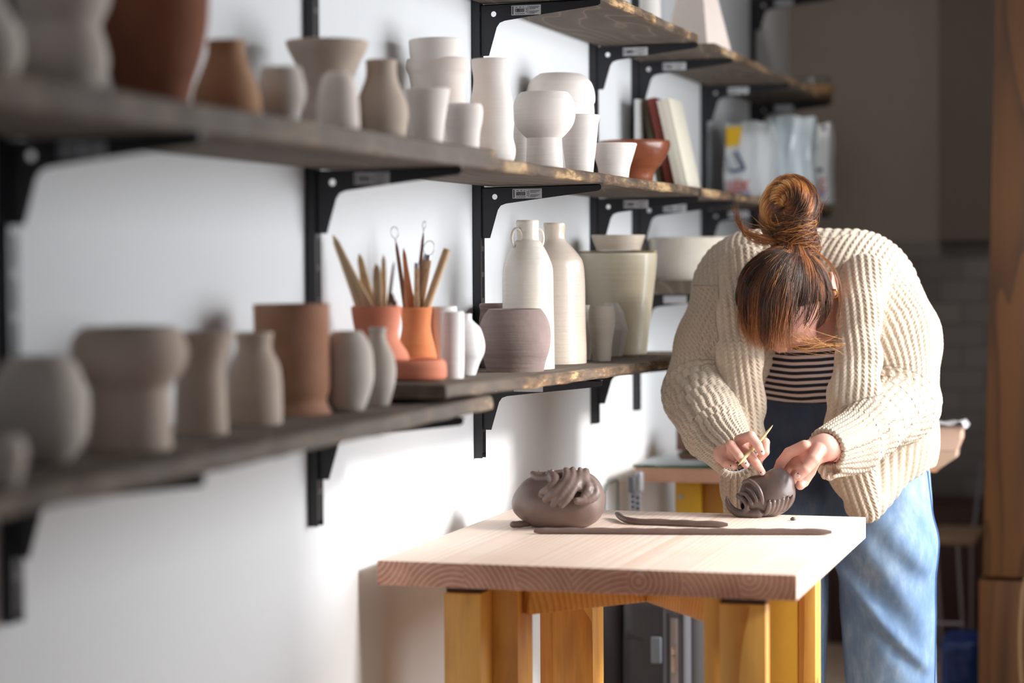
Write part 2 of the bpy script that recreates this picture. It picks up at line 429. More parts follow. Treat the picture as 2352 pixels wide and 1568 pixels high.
M_label = plain('sticker_paper', hexc(205,205,208), .6)
M_print = plain('sticker_print', (.05,.05,.06,1), .6)
def bracket(i, z, where, detail=True, tilt=.012):
    y = UY[i]; x0 = .0175
    root = empty('shelf_bracket', (x0, y, z), 'black steel shelf bracket '+where, 'shelf bracket', 'shelf brackets')
    root['group'] = 'shelf brackets'
    out = [(0,0),(.235,0),(.2375,-.003),(.2375,-.009),(.232,-.0125),(.10,-.0265),(.048,-.0325),(.038,-.036),(.032,-.044),(.016,-.098),(0,-.098)]
    bm = bmesh.new(); th = .0018
    def face(yy):
        vs = [bm.verts.new((x0+a, yy, z+b+tilt*a)) for a, b in out]
        es = [bm.edges.new((vs[k], vs[(k+1)%len(vs)])) for k in range(len(vs))]
        hs = [bm.verts.new((x0+.026+.0055*math.cos(q), yy, z-.0185+.0055*math.sin(q))) for q in np.linspace(0, 2*math.pi, 17)[:-1]]
        es += [bm.edges.new((hs[k], hs[(k+1)%16])) for k in range(16)]
        bmesh.ops.triangle_fill(bm, use_beauty=True, edges=es)
        return vs, hs
    v1, h1 = face(y-.006); v2, h2 = face(y-.006+th)
    for A, B in ((v1, v2), (h1, h2)):
        for k in range(len(A)): bm.faces.new((A[k], A[(k+1)%len(A)], B[(k+1)%len(A)], B[k]))
    # folded top flange and the hooks
    for v in add_box(bm, (x0,y-.006,z-.0018), (x0+.235,y+.012,z-.0002)): v.co.z += tilt*(v.co.x-x0)
    add_box(bm, (x0-.006,y-.004,z-.010), (x0,y-.0022,z+.004)); add_box(bm, (x0-.006,y-.004,z-.09), (x0,y-.0022,z-.08))
    b = from_bm('bracket_arm', bm, M_black, root, smooth=False)
    # paper sticker with printed bars
    lx, lz = x0+.062, z-.0235+tilt*.09
    bm = bmesh.new(); add_box(bm, (lx,y-.0064,lz), (lx+.0585,y-.0060,lz+.0185))
    lab = from_bm('label_sticker', bm, M_label, b, smooth=False); lab['label'] = 'white paper sticker with printed bars'
    if detail:
        rnd = random.Random(i*7+int(z*10)); bm = bmesh.new()
        def bar(a, b_, c, d): add_box(bm, (lx+a,y-.00665,lz+b_), (lx+c,y-.0064,lz+d))
        bar(.0018,.0015,.0040,.0170)
        a = .0075
        while a < .0255:
            wd = rnd.choice([.0004,.0007,.0011]); bar(a,.0055,a+wd,.0125); a += wd+rnd.choice([.0004,.0007])
        for q in range(5): bar(.0085+q*.0038,.0018,.0105+q*.0038,.0035)
        bar(.008,.0145,.012,.0157); bar(.016,.0145,.0195,.0157); bar(.023,.0145,.025,.0157)
        for q in (.005,.0085,.0115): bar(.0292,q,.0308,q+.0018)
        bar(.0325,.002,.0332,.0165)
        for q, L in enumerate([.020,.018,.012,0,.019,.016,.011]):
            if L: bar(.0355,.0148-q*.0021,.0355+L,.0157-q*.0021)
        from_bm('printed_bars', bm, M_print, lab, smooth=False)
    return root
MZ, TZ, LZ = 1.418, 1.768, 1.036
low2 = lambda Y: 1.0905-.026*min(1,max(0,(Y-3.2)/1.3))**.8    # top of the sagging lower far board
bracket(0, MZ, 'under the middle shelf at the left edge of the photo')
bracket(1, MZ, 'under the middle shelf above the modelling tools')
bracket(2, MZ, 'under the middle shelf above the handled bottle')
bracket(3, MZ, 'under the middle shelf above the tapered planter')
bracket(4, MZ, 'under the middle shelf just beyond the board joint')
bracket(5, MZ, 'under the middle shelf below the white sacks')
bracket(6, MZ, 'under the far end of the middle shelf', False)
bracket(2, TZ, 'under the top shelf above the tall wavy vase')
bracket(3, TZ, 'under the top shelf above the domed white pots')
bracket(4, TZ, 'under the top shelf below the pink pyramid vase')
bracket(5, TZ, 'under the top shelf above the white sacks')
bracket(6, TZ, 'under the far end of the top shelf', False)
bracket(6, 2.10, 'highest one, at the top edge of the photo', False)
bracket(0, LZ-.002, 'under the lower shelf at the left edge of the photo', False)
bracket(1, LZ-.002, 'under the lower shelf below the terracotta beaker', False)
bracket(2, low2(4.1)-.0232, 'under the lower shelf below the tall bottles', False, 0)
bracket(3, low2(5.0)-.0232, 'under the lower shelf behind the tapered planter', False, 0)
bracket(4, 1.192, 'under the raised board with the cream planter', False, 0)
bracket(5, 1.192, 'under the raised board, hidden behind the cardigan', False, 0)

def board(y0, y1, zb, zt, label, xf=.250, x0=.019, seed=0, ztf=None, drop=0):
    rnd = np.random.RandomState(seed); ny = max(8, int((y1-y0)/.012)); bm = bmesh.new(); rows = []
    ph = rnd.uniform(0, 6.28, 6)
    for i in range(ny+1):
        y = y0+(y1-y0)*i/ny
        wv = .0018*math.sin(y*9+ph[0])+.0012*math.sin(y*23+ph[1])+.0009*math.sin(y*61+ph[2])
        zz = .0012*math.sin(y*7+ph[3])+.0008*math.sin(y*31+ph[4])
        T = ztf(y) if ztf else zt; Bm = T-(zt-zb) if ztf else zb
        sec = [(x0,Bm),(xf*.5,Bm),(xf-.014,Bm),(xf-.003+wv,Bm+.0005+abs(zz)),(xf+wv,Bm+.004+zz),(xf+wv*1.6,(T+Bm)/2+zz),(xf-.001+wv,T-.003+zz),(xf-.005+wv,T),(xf-.016,T),(xf*.5,T),(x0,T)]
        rows.append([bm.verts.new((a, y+(.002*math.sin(a*90+ph[5]) if i in (0,ny) else 0), b)) for a, b in sec])
    k = len(rows[0])
    for A, B in zip(rows[:-1], rows[1:]):
        for j in range(k): bm.faces.new((A[j], A[(j+1)%k], B[(j+1)%k], B[j]))
    bm.faces.new(rows[0]); bm.faces.new(rows[-1][::-1])
    return tag(from_bm('shelf_board', bm, M_board, angle=35), label, 'shelf board', 'rough shelf boards')
TOPA, TOPB, TOPC = 1.4545, 1.4425, 1.4425
board(-.6, 3.412, MZ+.003, TOPA, 'near middle shelf board, blurred brown wood carrying the stacked and flared pots', seed=1, xf=.252)
board(3.424, 5.025, MZ+.003, TOPB, 'central middle shelf board with honey bark edge, under the domed white pots', seed=2)
board(5.045, 7.10, MZ+.003, TOPC, 'far middle shelf board, under the leaning white sacks', seed=3)
board(3.42, 5.02, TZ+.003, 1.792, 'top shelf board with wavy pale grain underneath, above the domed white pots', seed=4)
board(5.235, 7.12, TZ+.003, 1.792, 'far top shelf board, dark underneath, carrying the pink pyramid vase', seed=5)
board(5.235, 7.12, 2.103, 2.13, 'highest shelf board, seen only at the top edge of the photo', seed=6)
LOWA = 1.0605
board(-.6, 3.40, LZ, LOWA, 'near lower shelf board, blurred brown wood under the goblet pots', seed=7, xf=.250)
board(3.17, 5.04, 1.0685, 1.0905, 'central lower shelf board with bark edge, under the bottles and terracotta', seed=8, ztf=low2)
board(5.235, 7.10, 1.1935, 1.2255, 'short raised far shelf board under the cream oval planter', seed=9)

# ------------------------------------------------------------------ pots
cl = lambda *c: hexc(*c)
M = {}
M['bisque'] = mat_clay('pale_bisque_clay', cl(247,238,231), cl(240,228,219))
M['bisque_pink'] = mat_clay('pinkish_bisque_clay', cl(244,230,220), cl(234,216,204))
M['raw_grey'] = mat_clay('raw_grey_clay', cl(216,206,196), cl(200,188,177))
M['raw_tan'] = mat_clay('raw_tan_clay', cl(208,190,174), cl(194,174,158))
M['terra_dark'] = mat_clay('brown_terracotta', cl(150,96,72), cl(122,76,56))
M['terra_warm'] = mat_clay('warm_tan_clay', cl(184,146,116), cl(168,116,84))
M['terra_cup'] = mat_clay('soft_terracotta', cl(182,140,116), cl(162,114,88))
M['terra_red'] = mat_clay('red_terracotta', cl(230,150,122), cl(218,132,104))
M['terra_orange'] = mat_clay('orange_terracotta', cl(230,144,98), cl(214,122,78))
M['mauve'] = mat_clay('mauve_grey_clay', cl(158,140,134), cl(140,122,116), rings=.5)
M['white'] = mat_clay('white_stoneware', cl(240,238,238), cl(228,226,226), rough=.6)
M['glaze_cream'] = mat_clay('cream_glaze', cl(232,216,200), cl(222,204,184), rough=.35, glaze=True, rings=.3)
M['glaze_white'] = mat_clay('ivory_glaze', cl(240,231,219), cl(232,221,206), rough=.35, glaze=True, rings=.35)
M['glaze_olive'] = mat_clay('olive_cream_glaze', cl(224,213,190), cl(212,200,172), rough=.4, glaze=True, rings=.25)
M['glaze_brown'] = mat_clay('reddish_brown_glaze', cl(158,90,60), cl(118,62,40), rough=.25, glaze=True, rings=.3, speck=.5)
M['grey'] = mat_clay('grey_clay', cl(176,166,154), cl(160,150,138))
M['palegrey'] = mat_clay('pale_grey_clay', cl(222,217,211), cl(210,204,198))

def pot(name, label, cat, cx, X, zb, prof, mat, group='pots on the shelves', wall=.004, wob=.008, facet=None, closed=False, n=5, zbase=None, cut=None, tilt=None):
    """prof: rows (photo y, radius in photo px, [centre shift px]) listed from the rim down; zb is the height it stands at"""
    pm = prof[len(prof)//2][0]
    c = P(cx, pm, X=X); Y = c[1]; zb = zb(Y)+.0004 if callable(zb) else zb; k = m_px((X, Y, zb))
    pts = []
    for row in prof: pts.append((row[1]*k, P(cx, row[0], Y=Y)[2]))
    pts = pts[::-1]; pts[0] = (pts[0][0], zb+.0006)
    pts = [pts[0]] + [q for q in pts[1:] if q[1] > zb+.002]
    if facet is None: pts = [tuple(q) for q in spline(pts, n)]
    else:
        pts = [tuple(q) for q in pts]
    # keep z monotone
    mono = [pts[0]]
    for q in pts[1:]:
        if q[1] > mono[-1][1]+1e-4: mono.append((max(q[0], .002), q[1]))
    bm = bmesh.new()
    add_lathe(bm, vessel_profile(mono, wall, closed), (X, Y), wob=0 if facet else wob, seed=int(cx), facet=facet)
    if tilt:
        m = Euler(tilt).to_matrix(); pv = Vector((X, Y, zb))
        for v in bm.verts: v.co = m @ (v.co-pv)+pv
    o = from_bm(name, bm, M[mat], smooth=facet is None, angle=50)
    tag(o, label, cat, group); o['_'] = 0; del o['_']
    return o, (X, Y, k)
GM, GL = 'pots on the middle shelf', 'pots on the lower shelf'
# --- middle shelf, near board
A = TOPA
pot('vase','round pale vase cut off by the left photo edge, leftmost on the middle shelf','vase', -45, .13, A, [(-60,40),(-20,45),(20,62),(70,90),(120,96),(165,84),(200,62)], 'raw_grey', GM)
pot('vase','large grey vase with pinched neck, beside the big brown pot on the middle shelf','vase', 142, .145, A, [(-90,122),(-40,118),(10,108),(48,92),(62,89),(95,99),(140,107),(175,100),(205,86),(225,72)], 'raw_grey', GM, wall=.006)
pot('flower_pot','big dark brown terracotta pot, tallest blurred pot on the middle shelf','flower pot', 350, .125, A, [(-110,140),(-60,133),(0,130),(50,127),(100,119),(150,106),(200,90),(240,78)], 'terra_dark', GM, wall=.007)
pot('vase','tan orange conical vase between the big brown pot and a small cup','vase', 520, .13, A, [(95,43),(120,43),(145,50),(175,62),(205,73),(235,79),(262,78),(275,74)], 'terra_warm', GM)
pot('cup','small rounded pale cup in front of the wide trumpet vase','cup', 646, .165, A, [(157,46),(175,50),(200,56),(225,56),(250,47),(272,36),(285,32)], 'raw_grey', GM)
pot('vase','wide trumpet-mouthed tan vase, its flared rim crossing the black upright','vase', 752, .10, A, [(97,96),(112,92),(135,80),(165,66),(200,57),(230,56),(270,62),(300,64)], 'raw_tan', GM)
pot('bottle','small dome-shouldered pale bottle standing in front of the trumpet vase','bottle', 776, .190, A, [(168,24),(172,30),(182,38),(205,44),(240,48),(280,50),(305,49)], 'bisque_pink', GM, closed=False)
pot('vase','slim pale vase with swelling body, right of the trumpet vase','vase', 876, .165, A, [(140,36),(160,35),(180,37),(205,46),(235,58),(262,62),(290,59),(318,54)], 'raw_tan', GM)
pot('vase','tall pale vessel with a rounded lip, carrying a white bowl in its mouth','vase', 1006, .072, A, [(138,71),(150,73),(162,72),(175,66),(205,62),(235,63),(262,70),(300,72),(335,64)], 'bisque_pink', GM)
pot('bowl','white bowl resting in the mouth of the tall lipped vessel','bowl', 1000, .072, P(1000,152,X=.072)[2], [(93,60),(105,60),(125,59),(140,56),(152,48)], 'bisque', GM, tilt=(0,-.03,0))
pot('cup','small white flared cup in front of the tall lipped vessel','cup', 981, .170, A, [(206,53),(225,50),(260,44),(295,39),(330,35)], 'bisque', GM)
pot('cup','short white rounded cup at the end of the near middle board','cup', 1064, .170, A, [(241,42),(252,45),(280,43),(305,38),(335,35)], 'bisque', GM)
# --- middle shelf, central board
A = TOPB
pot('vase','tall wavy white vase with a swollen foot beside the small cups','vase', 1129, .130, A, [(138,46),(155,45),(180,41),(205,43),(235,49),(280,51),(315,50),(340,55),(360,54),(382,45)], 'bisque', GM)
pot('vase','slim white vase half hidden behind the bowl on a stem','vase', 1207, .080, A, [(262,22),(275,24),(300,28),(340,33),(370,34),(390,33)], 'bisque', GM)
pot('footed_bowl','round white bowl on a thick cylinder stem on the middle shelf','bowl', 1250, .175, A, [(214,56),(222,62),(236,69),(255,72),(275,70),(292,63),(306,52),(316,42),(320,40),(350,41),(396,43)], 'bisque', GM, wob=.003)
pot('vase','tall white vase with a domed bowl-shaped top behind the footed bowl','vase', 1287, .075, A, [(171,49),(178,60),(190,71),(208,78),(225,80),(236,79),(240,77),(262,78),(300,74),(350,66),(400,60)], 'bisque', GM, wob=.003)
pot('beaker','white flared beaker with a thick collar, between stemmed bowl and white cup','beaker', 1331, .160, A, [(266,47),(272,46),(285,43),(300,42),(340,38),(380,33),(402,31)], 'bisque', GM, wob=.003)
pot('cup','small white flared cup in front of the glossy brown bowl','cup', 1410, .185, A, [(331,53),(345,49),(365,43),(385,37),(408,33)], 'bisque', GM, wob=.004)
pot('bowl','glossy reddish-brown speckled bowl on the middle shelf','bowl', 1458, .115, A, [(325,80),(332,82),(345,79),(362,70),(380,58),(396,46),(412,38)], 'glaze_brown', GM, wob=.004)
# --- lower shelf, near board
A = LOWA
pot('pot','small pale pot in the bottom left corner of the lower shelf','pot', 5, .215, A, [(1003,40),(1010,50),(1040,56),(1075,50),(1100,38)], 'raw_grey', GL)
pot('pot','big round pale pot, first from the left on the lower shelf','pot', 92, .125, A, [(822,66),(830,78),(860,95),(910,109),(950,112),(1000,104),(1040,84),(1078,62)], 'raw_grey', GL, wall=.006)
pot('goblet','mushroom-shaped goblet with bulging bowl on a wide stem, blurred in the foreground','goblet', 297, .145, A, [(754,108),(764,120),(785,130),(815,134),(845,126),(870,108),(888,93),(910,90),(970,94),(1020,96),(1052,94)], 'raw_tan', GL, wall=.006, wob=.003)
pot('vase','waisted grey vase with flared mouth, right of the mushroom goblet','vase', 460, .125, A, [(765,78),(780,74),(810,64),(845,56),(880,57),(940,59),(1005,62)], 'raw_tan', GL)
pot('jug','small-mouthed grey bottle jug with a spout, left of the terracotta beaker','jug', 584, .125, A, [(765,44),(778,42),(795,40),(812,44),(835,56),(870,62),(930,64),(988,63)], 'raw_tan', GL)
pot('beaker','tall tan terracotta beaker with a flared foot, crossing the black upright','beaker', 671, .095, A, [(700,88),(715,87),(780,86),(860,87),(895,86),(915,80),(926,80),(945,88),(970,93),(978,92)], 'terra_cup', GL, wob=.003)
pot('jar','pale rounded jar right of the tan terracotta beaker','jar', 798, .155, A, [(762,34),(772,42),(800,56),(835,60),(870,60),(905,51),(935,40),(955,34)], 'raw_grey', GL)
pot('vase','small pale vase with narrow neck beside the rounded jar','vase', 868, .155, A, [(754,21),(768,18),(785,22),(815,36),(850,42),(885,38),(915,30),(935,26)], 'raw_grey', GL)
# --- lower shelf, central board
A = low2
saucer, _ = pot('saucer_dish','low red terracotta dish at the near end of the central lower board','dish', 958, .150, A, [(826,60),(832,66),(850,68),(868,66),(885,56),(892,50)], 'terra_red', GL, wob=.003)
cupA, cA = pot('tool_pot','soft red terracotta pot holding pale wooden modelling tools','pot', 865, .083, low2, [(705,58),(720,57),(745,53),(765,50),(785,55),(808,70),(825,74),(842,66),(860,56)], 'terra_red', GL, wob=.003, wall=.005)
cupB, cB = pot('tool_pot','orange waisted terracotta pot holding loop tools, behind the low dish','pot', 957, .070, low2, [(707,37),(722,35),(748,33),(770,36),(800,43),(825,47),(845,46),(856,42)], 'terra_orange', GL, wob=.003)
A = low2
pot('cup','white straight cup right of the orange tool pot','cup', 1018, .105, A, [(705,32),(730,32),(780,31),(830,30),(848,29)], 'white', GL)
pot('beaker','narrow white beaker standing in front of the straight white cup','beaker', 1040, .165, A, [(717,26),(735,26),(800,26),(850,25),(862,24)], 'white', GL)
pot('vase','round white vase with short neck, left of the mauve grey pot','vase', 1070, .135, A, [(722,14),(733,14),(740,20),(755,34),(785,43),(810,42),(835,31),(853,22)], 'white', GL)
A = low2
pot('pot','wide mauve grey pot with sloping shoulder on the lower shelf','pot', 1183, .155, A, [(711,62),(713,63),(725,72),(745,80),(775,83),(805,79),(830,71),(847,66)], 'mauve', GL, wob=.003)
pot('pot','smaller mauve grey pot peeking out behind the wide one','pot', 1150, .058, low2, [(698,48),(702,49),(716,47),(740,50),(790,52),(825,44)], 'mauve', GL)
A = low2
b1, (bx, by, bk) = pot('bottle','tall ivory glazed bottle with two small ring handles at the neck','bottle', 1212, .138, A, [(507,26),(512,26.5),(530,25.5),(550,26.5),(556,31),(575,42),(600,53),(625,58),(700,59),(760,60),(826,61)], 'glaze_white', GL, wob=.004)
b1['keep'] = 1; del b1['keep']
for sx_, Yo, nm in ((-25,-.022,'handle'), (24,.014,'handle')):
    c = P(1212+sx_, 548, Y=by+Yo); pts = []
    for a in np.linspace(0, 2*math.pi, 21):
        pts.append((c[0]+.0088*math.cos(a), c[1]+.0035*math.cos(a), c[2]+.0185*math.sin(a)))
    h = tube('handle', pts, (.0030), M['glaze_white'], b1, 10, caps=False)
pot('bottle','tall cream glazed bottle without handles, right of the handled bottle','bottle', 1274, .092, A, [(513,25),(518,25.5),(535,24),(550,26),(565,38),(585,55),(605,65),(650,69),(740,70),(800,72),(824,72)], 'glaze_cream', GL, wob=.004)
A = low2
pot('vase','small pale rounded vase tucked between bottle and grey cup','vase', 1346, .105, A, [(702,10),(712,13),(735,18),(755,18),(785,12),(800,10)], 'palegrey', GL)
pot('cup','plain grey tapered cup in front of the faceted vase','cup', 1382, .150, A, [(703,28),(720,31),(750,30),(780,25),(806,21)], 'grey', GL)
pot('vase','pale grey vase with flat facets, right of the grey cup','vase', 1404, .112, A, [(697,16),(716,28),(756,38),(800,25)], 'palegrey', GL, facet=7)
pl, (plx, ply, plk) = pot('planter','large olive cream tapered planter, widest at its rim, on the lower shelf','planter', 1421, .100, low2, [(583,88),(590,88),(630,85),(700,77),(760,69),(800,64)], 'glaze_olive', GL, wob=.003, wall=.006)
# lid-like bowl standing across the planter rim
zr = max(v.co.z for v in pl.data.vertices)
bm = bmesh.new(); kk = plk
prof = [(50*kk, zr+.0008), (52*kk, zr+.008), (57*kk, zr+.020), (62*kk, zr+.034)]
# a thin board lies on the planter mouth so the bowl has something to stand on
box_ = box('wooden_batten', (plx-.09, ply-.014, zr+.0002), (plx+.085, ply+.014, zr+.005), mat_wood('batten_wood', hexc(190,170,120), hexc(150,128,84), 'X', .004), None, .001)
tag(box_, 'thin olive batten lying across the mouth of the large planter', 'batten')
add_lathe(bm, vessel_profile([(r, z+.005) for r, z in prof], .004), (plx, ply), wob=.003)
tag(from_bm('bowl', bm, M['glaze_cream']), 'shallow cream bowl standing on top of the large tapered planter', 'bowl', GL)
# oval planter on the raised far board
A = 1.2256
c = P(1592, 600, X=.125); kk = m_px(c); bm = bmesh.new()
zt = P(1592, 547, Y=c[1])[2]
prof = vessel_profile([tuple(q) for q in spline([(92*kk,A+.0006),(96*kk,A+.02),(99*kk,A+.06),(100*kk,zt)], 4)], .007)
add_lathe(bm, prof, (c[0], c[1]), wob=.004)
tag(from_bm('planter', bm, mat_clay('lichen_stained_plaster', cl(226,217,204), cl(200,188,168), rings=.3)), 'wide cream planter with brown stains on the raised far shelf', 'planter', GL)

# --- modelling tools standing in the two pots
def tmat(a, b): return mat_wood('tool_wood_%d' % a[0], hexc(*a), hexc(*b), 'Z', .004, .6, bump=.05)
Wa, Wb, Wc, Wd = tmat((226,196,156),(200,166,124)), tmat((214,182,146),(186,150,114)), tmat((204,130,84),(168,96,56)), tmat((142,104,86),(110,76,60))
M_steel = plain('dull_steel', (.35,.34,.36,1), .35, .9)
GT = 'modelling tools in the terracotta pots'
def tool(pot_c, label, top, bot, rt, rb, mat, depth, tip=True, flat=.55, loop=None, ferrule=None):
    X, Y, k = pot_c; floor_z = None
    a = P(top[0], top[1], Y=Y+depth); b = P(bot[0], bot[1], Y=Y+depth*.4)
    d = (b-a); a = np.array(a)
    zfl = (low2(3.4)+.012); t = (zfl-a[2])/d[2]
    e = a + d*t
    ex, ey = e[0]-X, e[1]-Y; L = math.hypot(ex, ey); mx = .022
    if L > mx: e[0] = X+ex*mx/L; e[1] = Y+ey*mx/L
    mid = np.array(b)
    pts = [a, a+(mid-a)*.12, a+(mid-a)*.35, a+(mid-a)*.7, mid, e]
    rr = [rt*(.15 if tip else .95), rt*(.75 if tip else 1), rt, (rt+rb)/2, rb, rb]
    rr = [r*k*1.22 for r in rr]
    root = empty('modelling_tool', tuple(e), label, 'modelling tool', GT)
    tube('shaft', spline(pts, 4), list(np.interp(np.arange(21)/4., range(6), rr)), mat, root, 10, flat=flat, flatdir=(0,1,0))
    if ferrule: tube('ferrule', [a+(a-mid)*.06, a+(mid-a)*.05], rt*k*1.12, M_steel, root, 10)
    if loop:
        L = []; w, h = loop[0]*k, loop[1]*k; dr = (a-mid)/np.linalg.norm(a-mid); sd = np.cross(dr, (0,1,0))
        for q in np.linspace(-math.pi/2+.25, 1.5*math.pi-.25, 20): L.append(a+dr*(h+h*math.sin(q)+.004)+sd*w*math.cos(q))
        tube('wire_loop', [a-dr*.004]+L+[a-dr*.004], .0007, M_steel, root, 6)
tool(cA, 'broad pale wooden tool leaning far left in the red pot', (765,540), (836,704), 9, 17, Wa, -.010)
tool(cA, 'pale wooden tool with blunt tip, second from left in the red pot', (825,583), (850,704), 8, 14, Wa, .012)
tool(cA, 'short knobbed wooden tool in the middle of the red pot', (865,606), (868,704), 9, 9, Wb, -.016)
tool(cA, 'slim pale stick beside the short knobbed tool', (881,585), (882,704), 5.5, 6, Wa, .004)
tool(cA, 'thin dark stick leaning right in the red pot', (905,600), (892,704), 3, 4, Wd, .020)
tool(cA, 'short dark needle tool at the right side of the red pot', (898,672), (905,704), 5, 6, Wd, -.004)
tool(cB, 'long thin dark tool with a wire loop, leftmost in the orange pot', (909,552), (931,705), 4, 5, Wd, -.006, loop=(9,13))
tool(cB, 'tapered orange-brown wooden tool, thickest in the orange pot', (927,570), (942,705), 5, 11, Wc, -.014)
tool(cB, 'long dark brown brush-like tool rising highest in the orange pot', (973,530), (956,705), 3.5, 7, Wd, .010, loop=(4,8))
tool(cB, 'pale handle with steel ferrule and round wire loop in the orange pot', (982,592), (964,705), 9, 8, Wb, .016, tip=False, loop=(13,17), ferrule=True)
tool(cB, 'short steel-tipped stick in front in the orange pot', (957,610), (957,705), 5, 6, Wb, -.020, tip=False, ferrule=True)
tool(cB, 'plain round wooden dowel leaning far right in the orange pot', (1027,572), (980,705), 7.5, 7.5, Wb, .002, tip=False, flat=1.0)

# --- top shelf things
c = P(1602, 100, X=.135); zt = 1.793
bm = bmesh.new(); k = m_px(c)
n4 = []; 
for (r, z) in [(84*k, zt), (34*k, zt+.205), (30*k, zt+.205), (78*k, zt+.006)]:
    n4.append([bm.verts.new((c[0]+r*math.cos(a), c[1]+r*math.sin(a), z)) for a in (math.radians(q) for q in (-62, 28, 118, 208))])
for A_, B_ in zip(n4[:-1], n4[1:]):
    for j in range(4): bm.faces.new((A_[j], A_[(j+1)%4], B_[(j+1)%4], B_[j]))
bm.faces.new(n4[3]); bm.faces.new(n4[0][::-1])
tag(from_bm('pyramid_vase', bm, M['bisque_pink'], smooth=False), 'tall pinkish four-sided pyramid vase on the far top shelf', 'vase')
pot('vase','pale straight-sided vase behind the pyramid vase, cut by the top edge','vase', 1494, .08, 1.793, [(-60,22),(-20,22),(40,24),(100,26),(120,26)], 'palegrey', 'pots on the top shelf')
# round trays at the far end
c = P(1878, 205, X=.150); k = m_px(c)
Y = 6.98; c = P(1880, 205, Y=Y); k = m_px(c)
M_tray = mat_wood('pale_tray_wood', hexc(178,140,100), hexc(140,102,66), 'X', .008)
for z0, lab in ((1.7925,'lower pale round wooden tray at the far end of the top shelf'), (1.8065,'upper pale round wooden tray stacked on the other one')):
    bm = bmesh.new(); add_lathe(bm, [(0,z0),(.078,z0),(.080,z0+.003),(.080,z0+.011),(.077,z0+.0125),(0,z0+.0125)], (.190, 6.99)); tag(from_bm('round_tray', bm, M_tray), lab, 'tray', 'round wooden trays')
def mglass(name, col=(.9,.95,.93,1), rough=.05, alpha=None):
    n = NT(name); n.P(Base__Color=col, Roughness=rough, Transmission__Weight=1.0, IOR=1.45); return n.m
bm = bmesh.new(); add_lathe(bm, vessel_profile([(.060,1.8195),(.066,1.825),(.068,1.842)], .002), (.190, 6.99))
tag(from_bm('plastic_tub', bm, mglass('clear_plastic', (.85,.9,.9,1), .15)), 'shallow clear plastic tub on the round wooden trays', 'tub')

# --- books leaning on the middle shelf beside the bowl
def book(label, t, b, w_px, X0, Yn, Yd, cover, pages=None, name='book'):
    k = m_px((.1, Yn, 1.45)); a = P(*t, Y=Yn); e = P(*b, Y=Yn); e[2] = TOPB+.0008
    d = Vector((e[0]-a[0], 0, e[2]-a[2])); ang = math.atan2(a[0]-e[0], a[2]-e[2]); h = d.length; wd = w_px*k
    root = empty(name, (e[0], Yn, e[2]), label, 'book', 'books leaning beside the brown bowl')
    R = Matrix.Rotation(ang, 3, 'Y'); lift = max(0, math.sin(-ang))*wd
    parts = [('cover', (0,0,0), (wd,Yd,h), cover)] if pages is None else [('cover', (0,0,0), (wd*.16,Yd,h), cover), ('cover', (wd*.84,0,0), (wd,Yd,h), cover), ('spine', (wd*.16,0,0), (wd*.84,.003,h), cover), ('pages', (wd*.16,.003,.003), (wd*.84,Yd-.004,h-.003), pages)]
    zmin = min((R @ Vector((x,0,z))).z for x in (0,wd) for z in (0,h))
    for nm, lo, hi, mt in parts:
        bm = bmesh.new(); add_box(bm, lo, hi, .0008)
        for v in bm.verts: v.co = R @ v.co + Vector((e[0], Yn, TOPB+.0012-zmin))
        from_bm(nm, bm, mt, root)
M_cream = plain('cream_cover', hexc(222,214,196), .6); M_pages = plain('book_pages', hexc(225,215,195), .8)
M_red = plain('red_brown_cover', hexc(132,52,38), .5); M_green = plain('olive_cover', hexc(110,104,80), .6)
book('thin upright pale card beside the black upright', (1457,228), (1457,424), 12, .03, 5.27, .10, plain('pale_card', hexc(214,214,212), .7))
book('slim olive-brown book leaning left behind the red-brown one', (1470,230), (1512,425), 14, .05, 5.30, .13, M_green, M_pages)
book('red-brown book with pale page edge, leaning left beside the bowl', (1486,228), (1532,424), 19, .05, 5.27, .14, M_red, M_pages)
book('thick cream book with blank spine leaning on the red-brown book', (1508,232), (1553,424), 29, .05, 5.25, .15, M_cream, M_pages)

# --- sacks on the far middle board
def text_mesh(name, s, size, mat, parent, M4, depth=.0004, sx=1):
    cu = bpy.data.curves.new(name, 'FONT'); cu.body = s; cu.size = size; cu.extrude = depth; cu.align_x = 'CENTER'; cu.offset = size*.012
    ob = bpy.data.objects.new(name, cu); C.objects.link(ob)
    bpy.context.view_layer.update()
    me = bpy.data.meshes.new_from_object(ob.evaluated_get(bpy.context.evaluated_depsgraph_get())); bpy.data.objects.remove(ob)
    me.transform(M4 @ Matrix.Diagonal((sx,1,1,1)))
    return link(name, me, mat, parent)
M_sack = plain('white_sack_paper', hexc(205,208,208), .55, 0, .4, 25); M_sackred = plain('red_print', hexc(196,52,36), .6)
M_sackblue = plain('blue_print', hexc(30,60,110), .6); M_sackyel = plain('yellow_print', hexc(214,170,20), .6); M_purple = plain('violet_print', hexc(120,110,170), .6)
